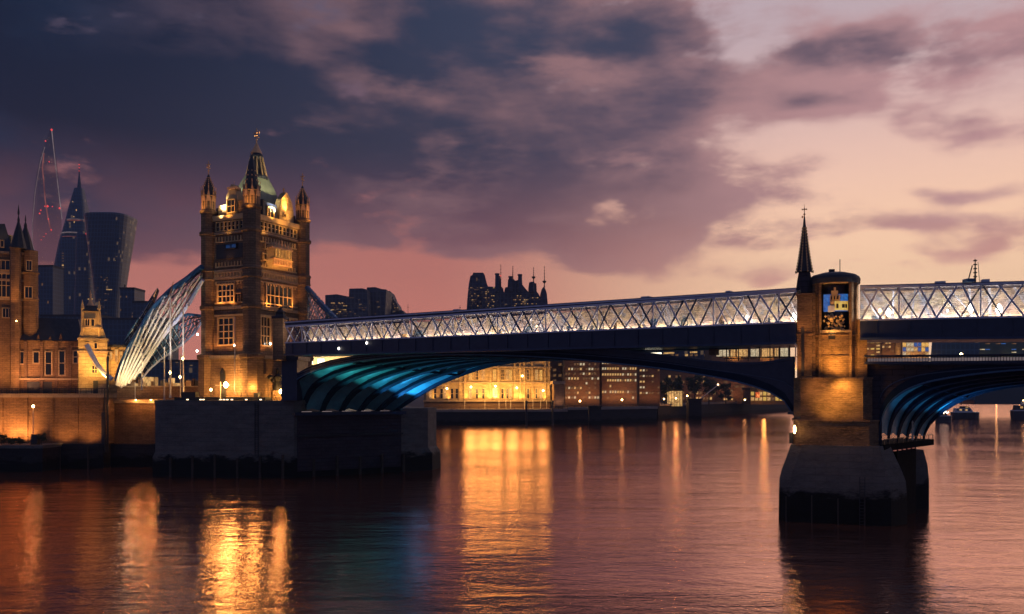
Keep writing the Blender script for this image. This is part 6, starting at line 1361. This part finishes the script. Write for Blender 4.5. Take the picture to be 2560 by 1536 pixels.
# ------------------------------------------------------------------ boats
def boat(label, px0, px1, wy, hy_, cab, hullm, top, lamps, group=None):
    dd = CH * F / (wy - HZ); a, b2 = gx(px0, dd), gx(px1, dd); L = b2 - a; h = (wy - hy_) * dd / F; wd = min(4.5, L * .3)
    t = thing('river_boat', label, 'boat', ((a + b2) / 2, dd, 0))
    def ring_(z, k, xs=0): return [(a + L * u * 1.0 + xs, dd + wd * .5 * w * k, z) for u, w in ((.0, -.8), (.15, -1), (.75, -1), (.93, -.55), (1.0, 0), (.93, .55), (.75, 1), (.15, 1), (.0, .8))]
    MB().loft([[(v[0] * .985 + (a + b2) / 2 * .015, v[1], v[2]) for v in ring_(-.4, .8)], ring_(h * .55, .95), ring_(h, 1.03)]).build('hull', hullm, t)
    MB().loft([[(v[0], v[1], h * 1.0) for v in ring_(0, 1.07)], [(v[0], v[1], h * 1.12) for v in ring_(0, 1.07)]]).build('gunwale', 'boat_white', t)
    for x0, x1, z0_, z1_, m_ in cab:
        cb = MB().loft([[(a + L * x0, dd - wd * .36, h * 1.12 + z0_ * h), (a + L * x1, dd - wd * .36, h * 1.12 + z0_ * h), (a + L * x1, dd + wd * .36, h * 1.12 + z0_ * h), (a + L * x0, dd + wd * .36, h * 1.12 + z0_ * h)],
                   [(a + L * (x0 + .02), dd - wd * .3, h * 1.12 + z1_ * h), (a + L * (x1 - .08), dd - wd * .3, h * 1.12 + z1_ * h), (a + L * (x1 - .08), dd + wd * .3, h * 1.12 + z1_ * h), (a + L * (x0 + .02), dd + wd * .3, h * 1.12 + z1_ * h)]]).build('cabin', m_, t)
        n_ = max(2, int((x1 - x0) * 9))
        for i in range(n_):
            xa = a + L * (x0 + .04 + (x1 - x0 - .12) * i / n_); xb = xa + L * (x1 - x0) / n_ * .6
            MB().box(xa, xb, dd - wd * .37, dd - wd * .33, h * (1.12 + z0_ + (z1_ - z0_) * .35), h * (1.12 + z0_ + (z1_ - z0_) * .75)).build('window', 'win_warm' if i % 2 else 'glass_dark', cb)
    for u, z, k, r_ in lamps:
        X = a + L * u; MB().lathe(X, dd - wd * .3, [(.05, h * z - r_), (r_, h * z), (.05, h * z + r_)], 6).build('deck_lamp', k, t)
    return t
boat('small dark launch heaped with bright deck lights by the arch', 2340, 2379, 1057, 1041, [(.1, .7, 0, .35, 'boat_hull')], 'boat_hull', None, [(.25 + .07 * i, 1.5 + .12 * (i % 3), 'lamp_white', .16) for i in range(8)])
boat('largest moored riverboat with white rail and sloping cabin', 2380, 2449, 1047, 1032, [(.08, .72, 0, .62, 'boat_white'), (.3, .62, .62, .95, 'boat_hull')], 'boat_hull', None, [(.42, .95, 'lamp_red', .22), (.8, 1.1, 'lamp_dot', .15), (.1, 1.2, 'lamp_dot', .18)])
boat('dark domed boat with bright roof light at the right edge', 2530, 2612, 1050, 1028, [(.06, .7, 0, .55, 'boat_hull'), (.3, .5, .55, 1.0, 'boat_white')], 'boat_hull', None, [(.35, 2.25, 'lamp_warm', .35), (.3, 2.2, 'lamp_warm', .3)])

# ------------------------------------------------------------------ air
m = bpy.data.materials.new('haze_air'); m.use_nodes = True; m.node_tree.nodes.clear(); MATS['haze_air'] = m
o_ = m.node_tree.nodes.new('ShaderNodeOutputMaterial'); v_ = m.node_tree.nodes.new('ShaderNodeVolumePrincipled')
v_.inputs['Color'].default_value = (.7, .78, 1, 1); v_.inputs['Density'].default_value = .00011
m.node_tree.links.new(v_.outputs[0], o_.inputs[1])
tag(MB().box(-2600, 2600, -300, 2700, -7.5, 380).build('haze', 'haze_air'), 'thin dusk haze over the river and city', 'haze', kind='stuff')
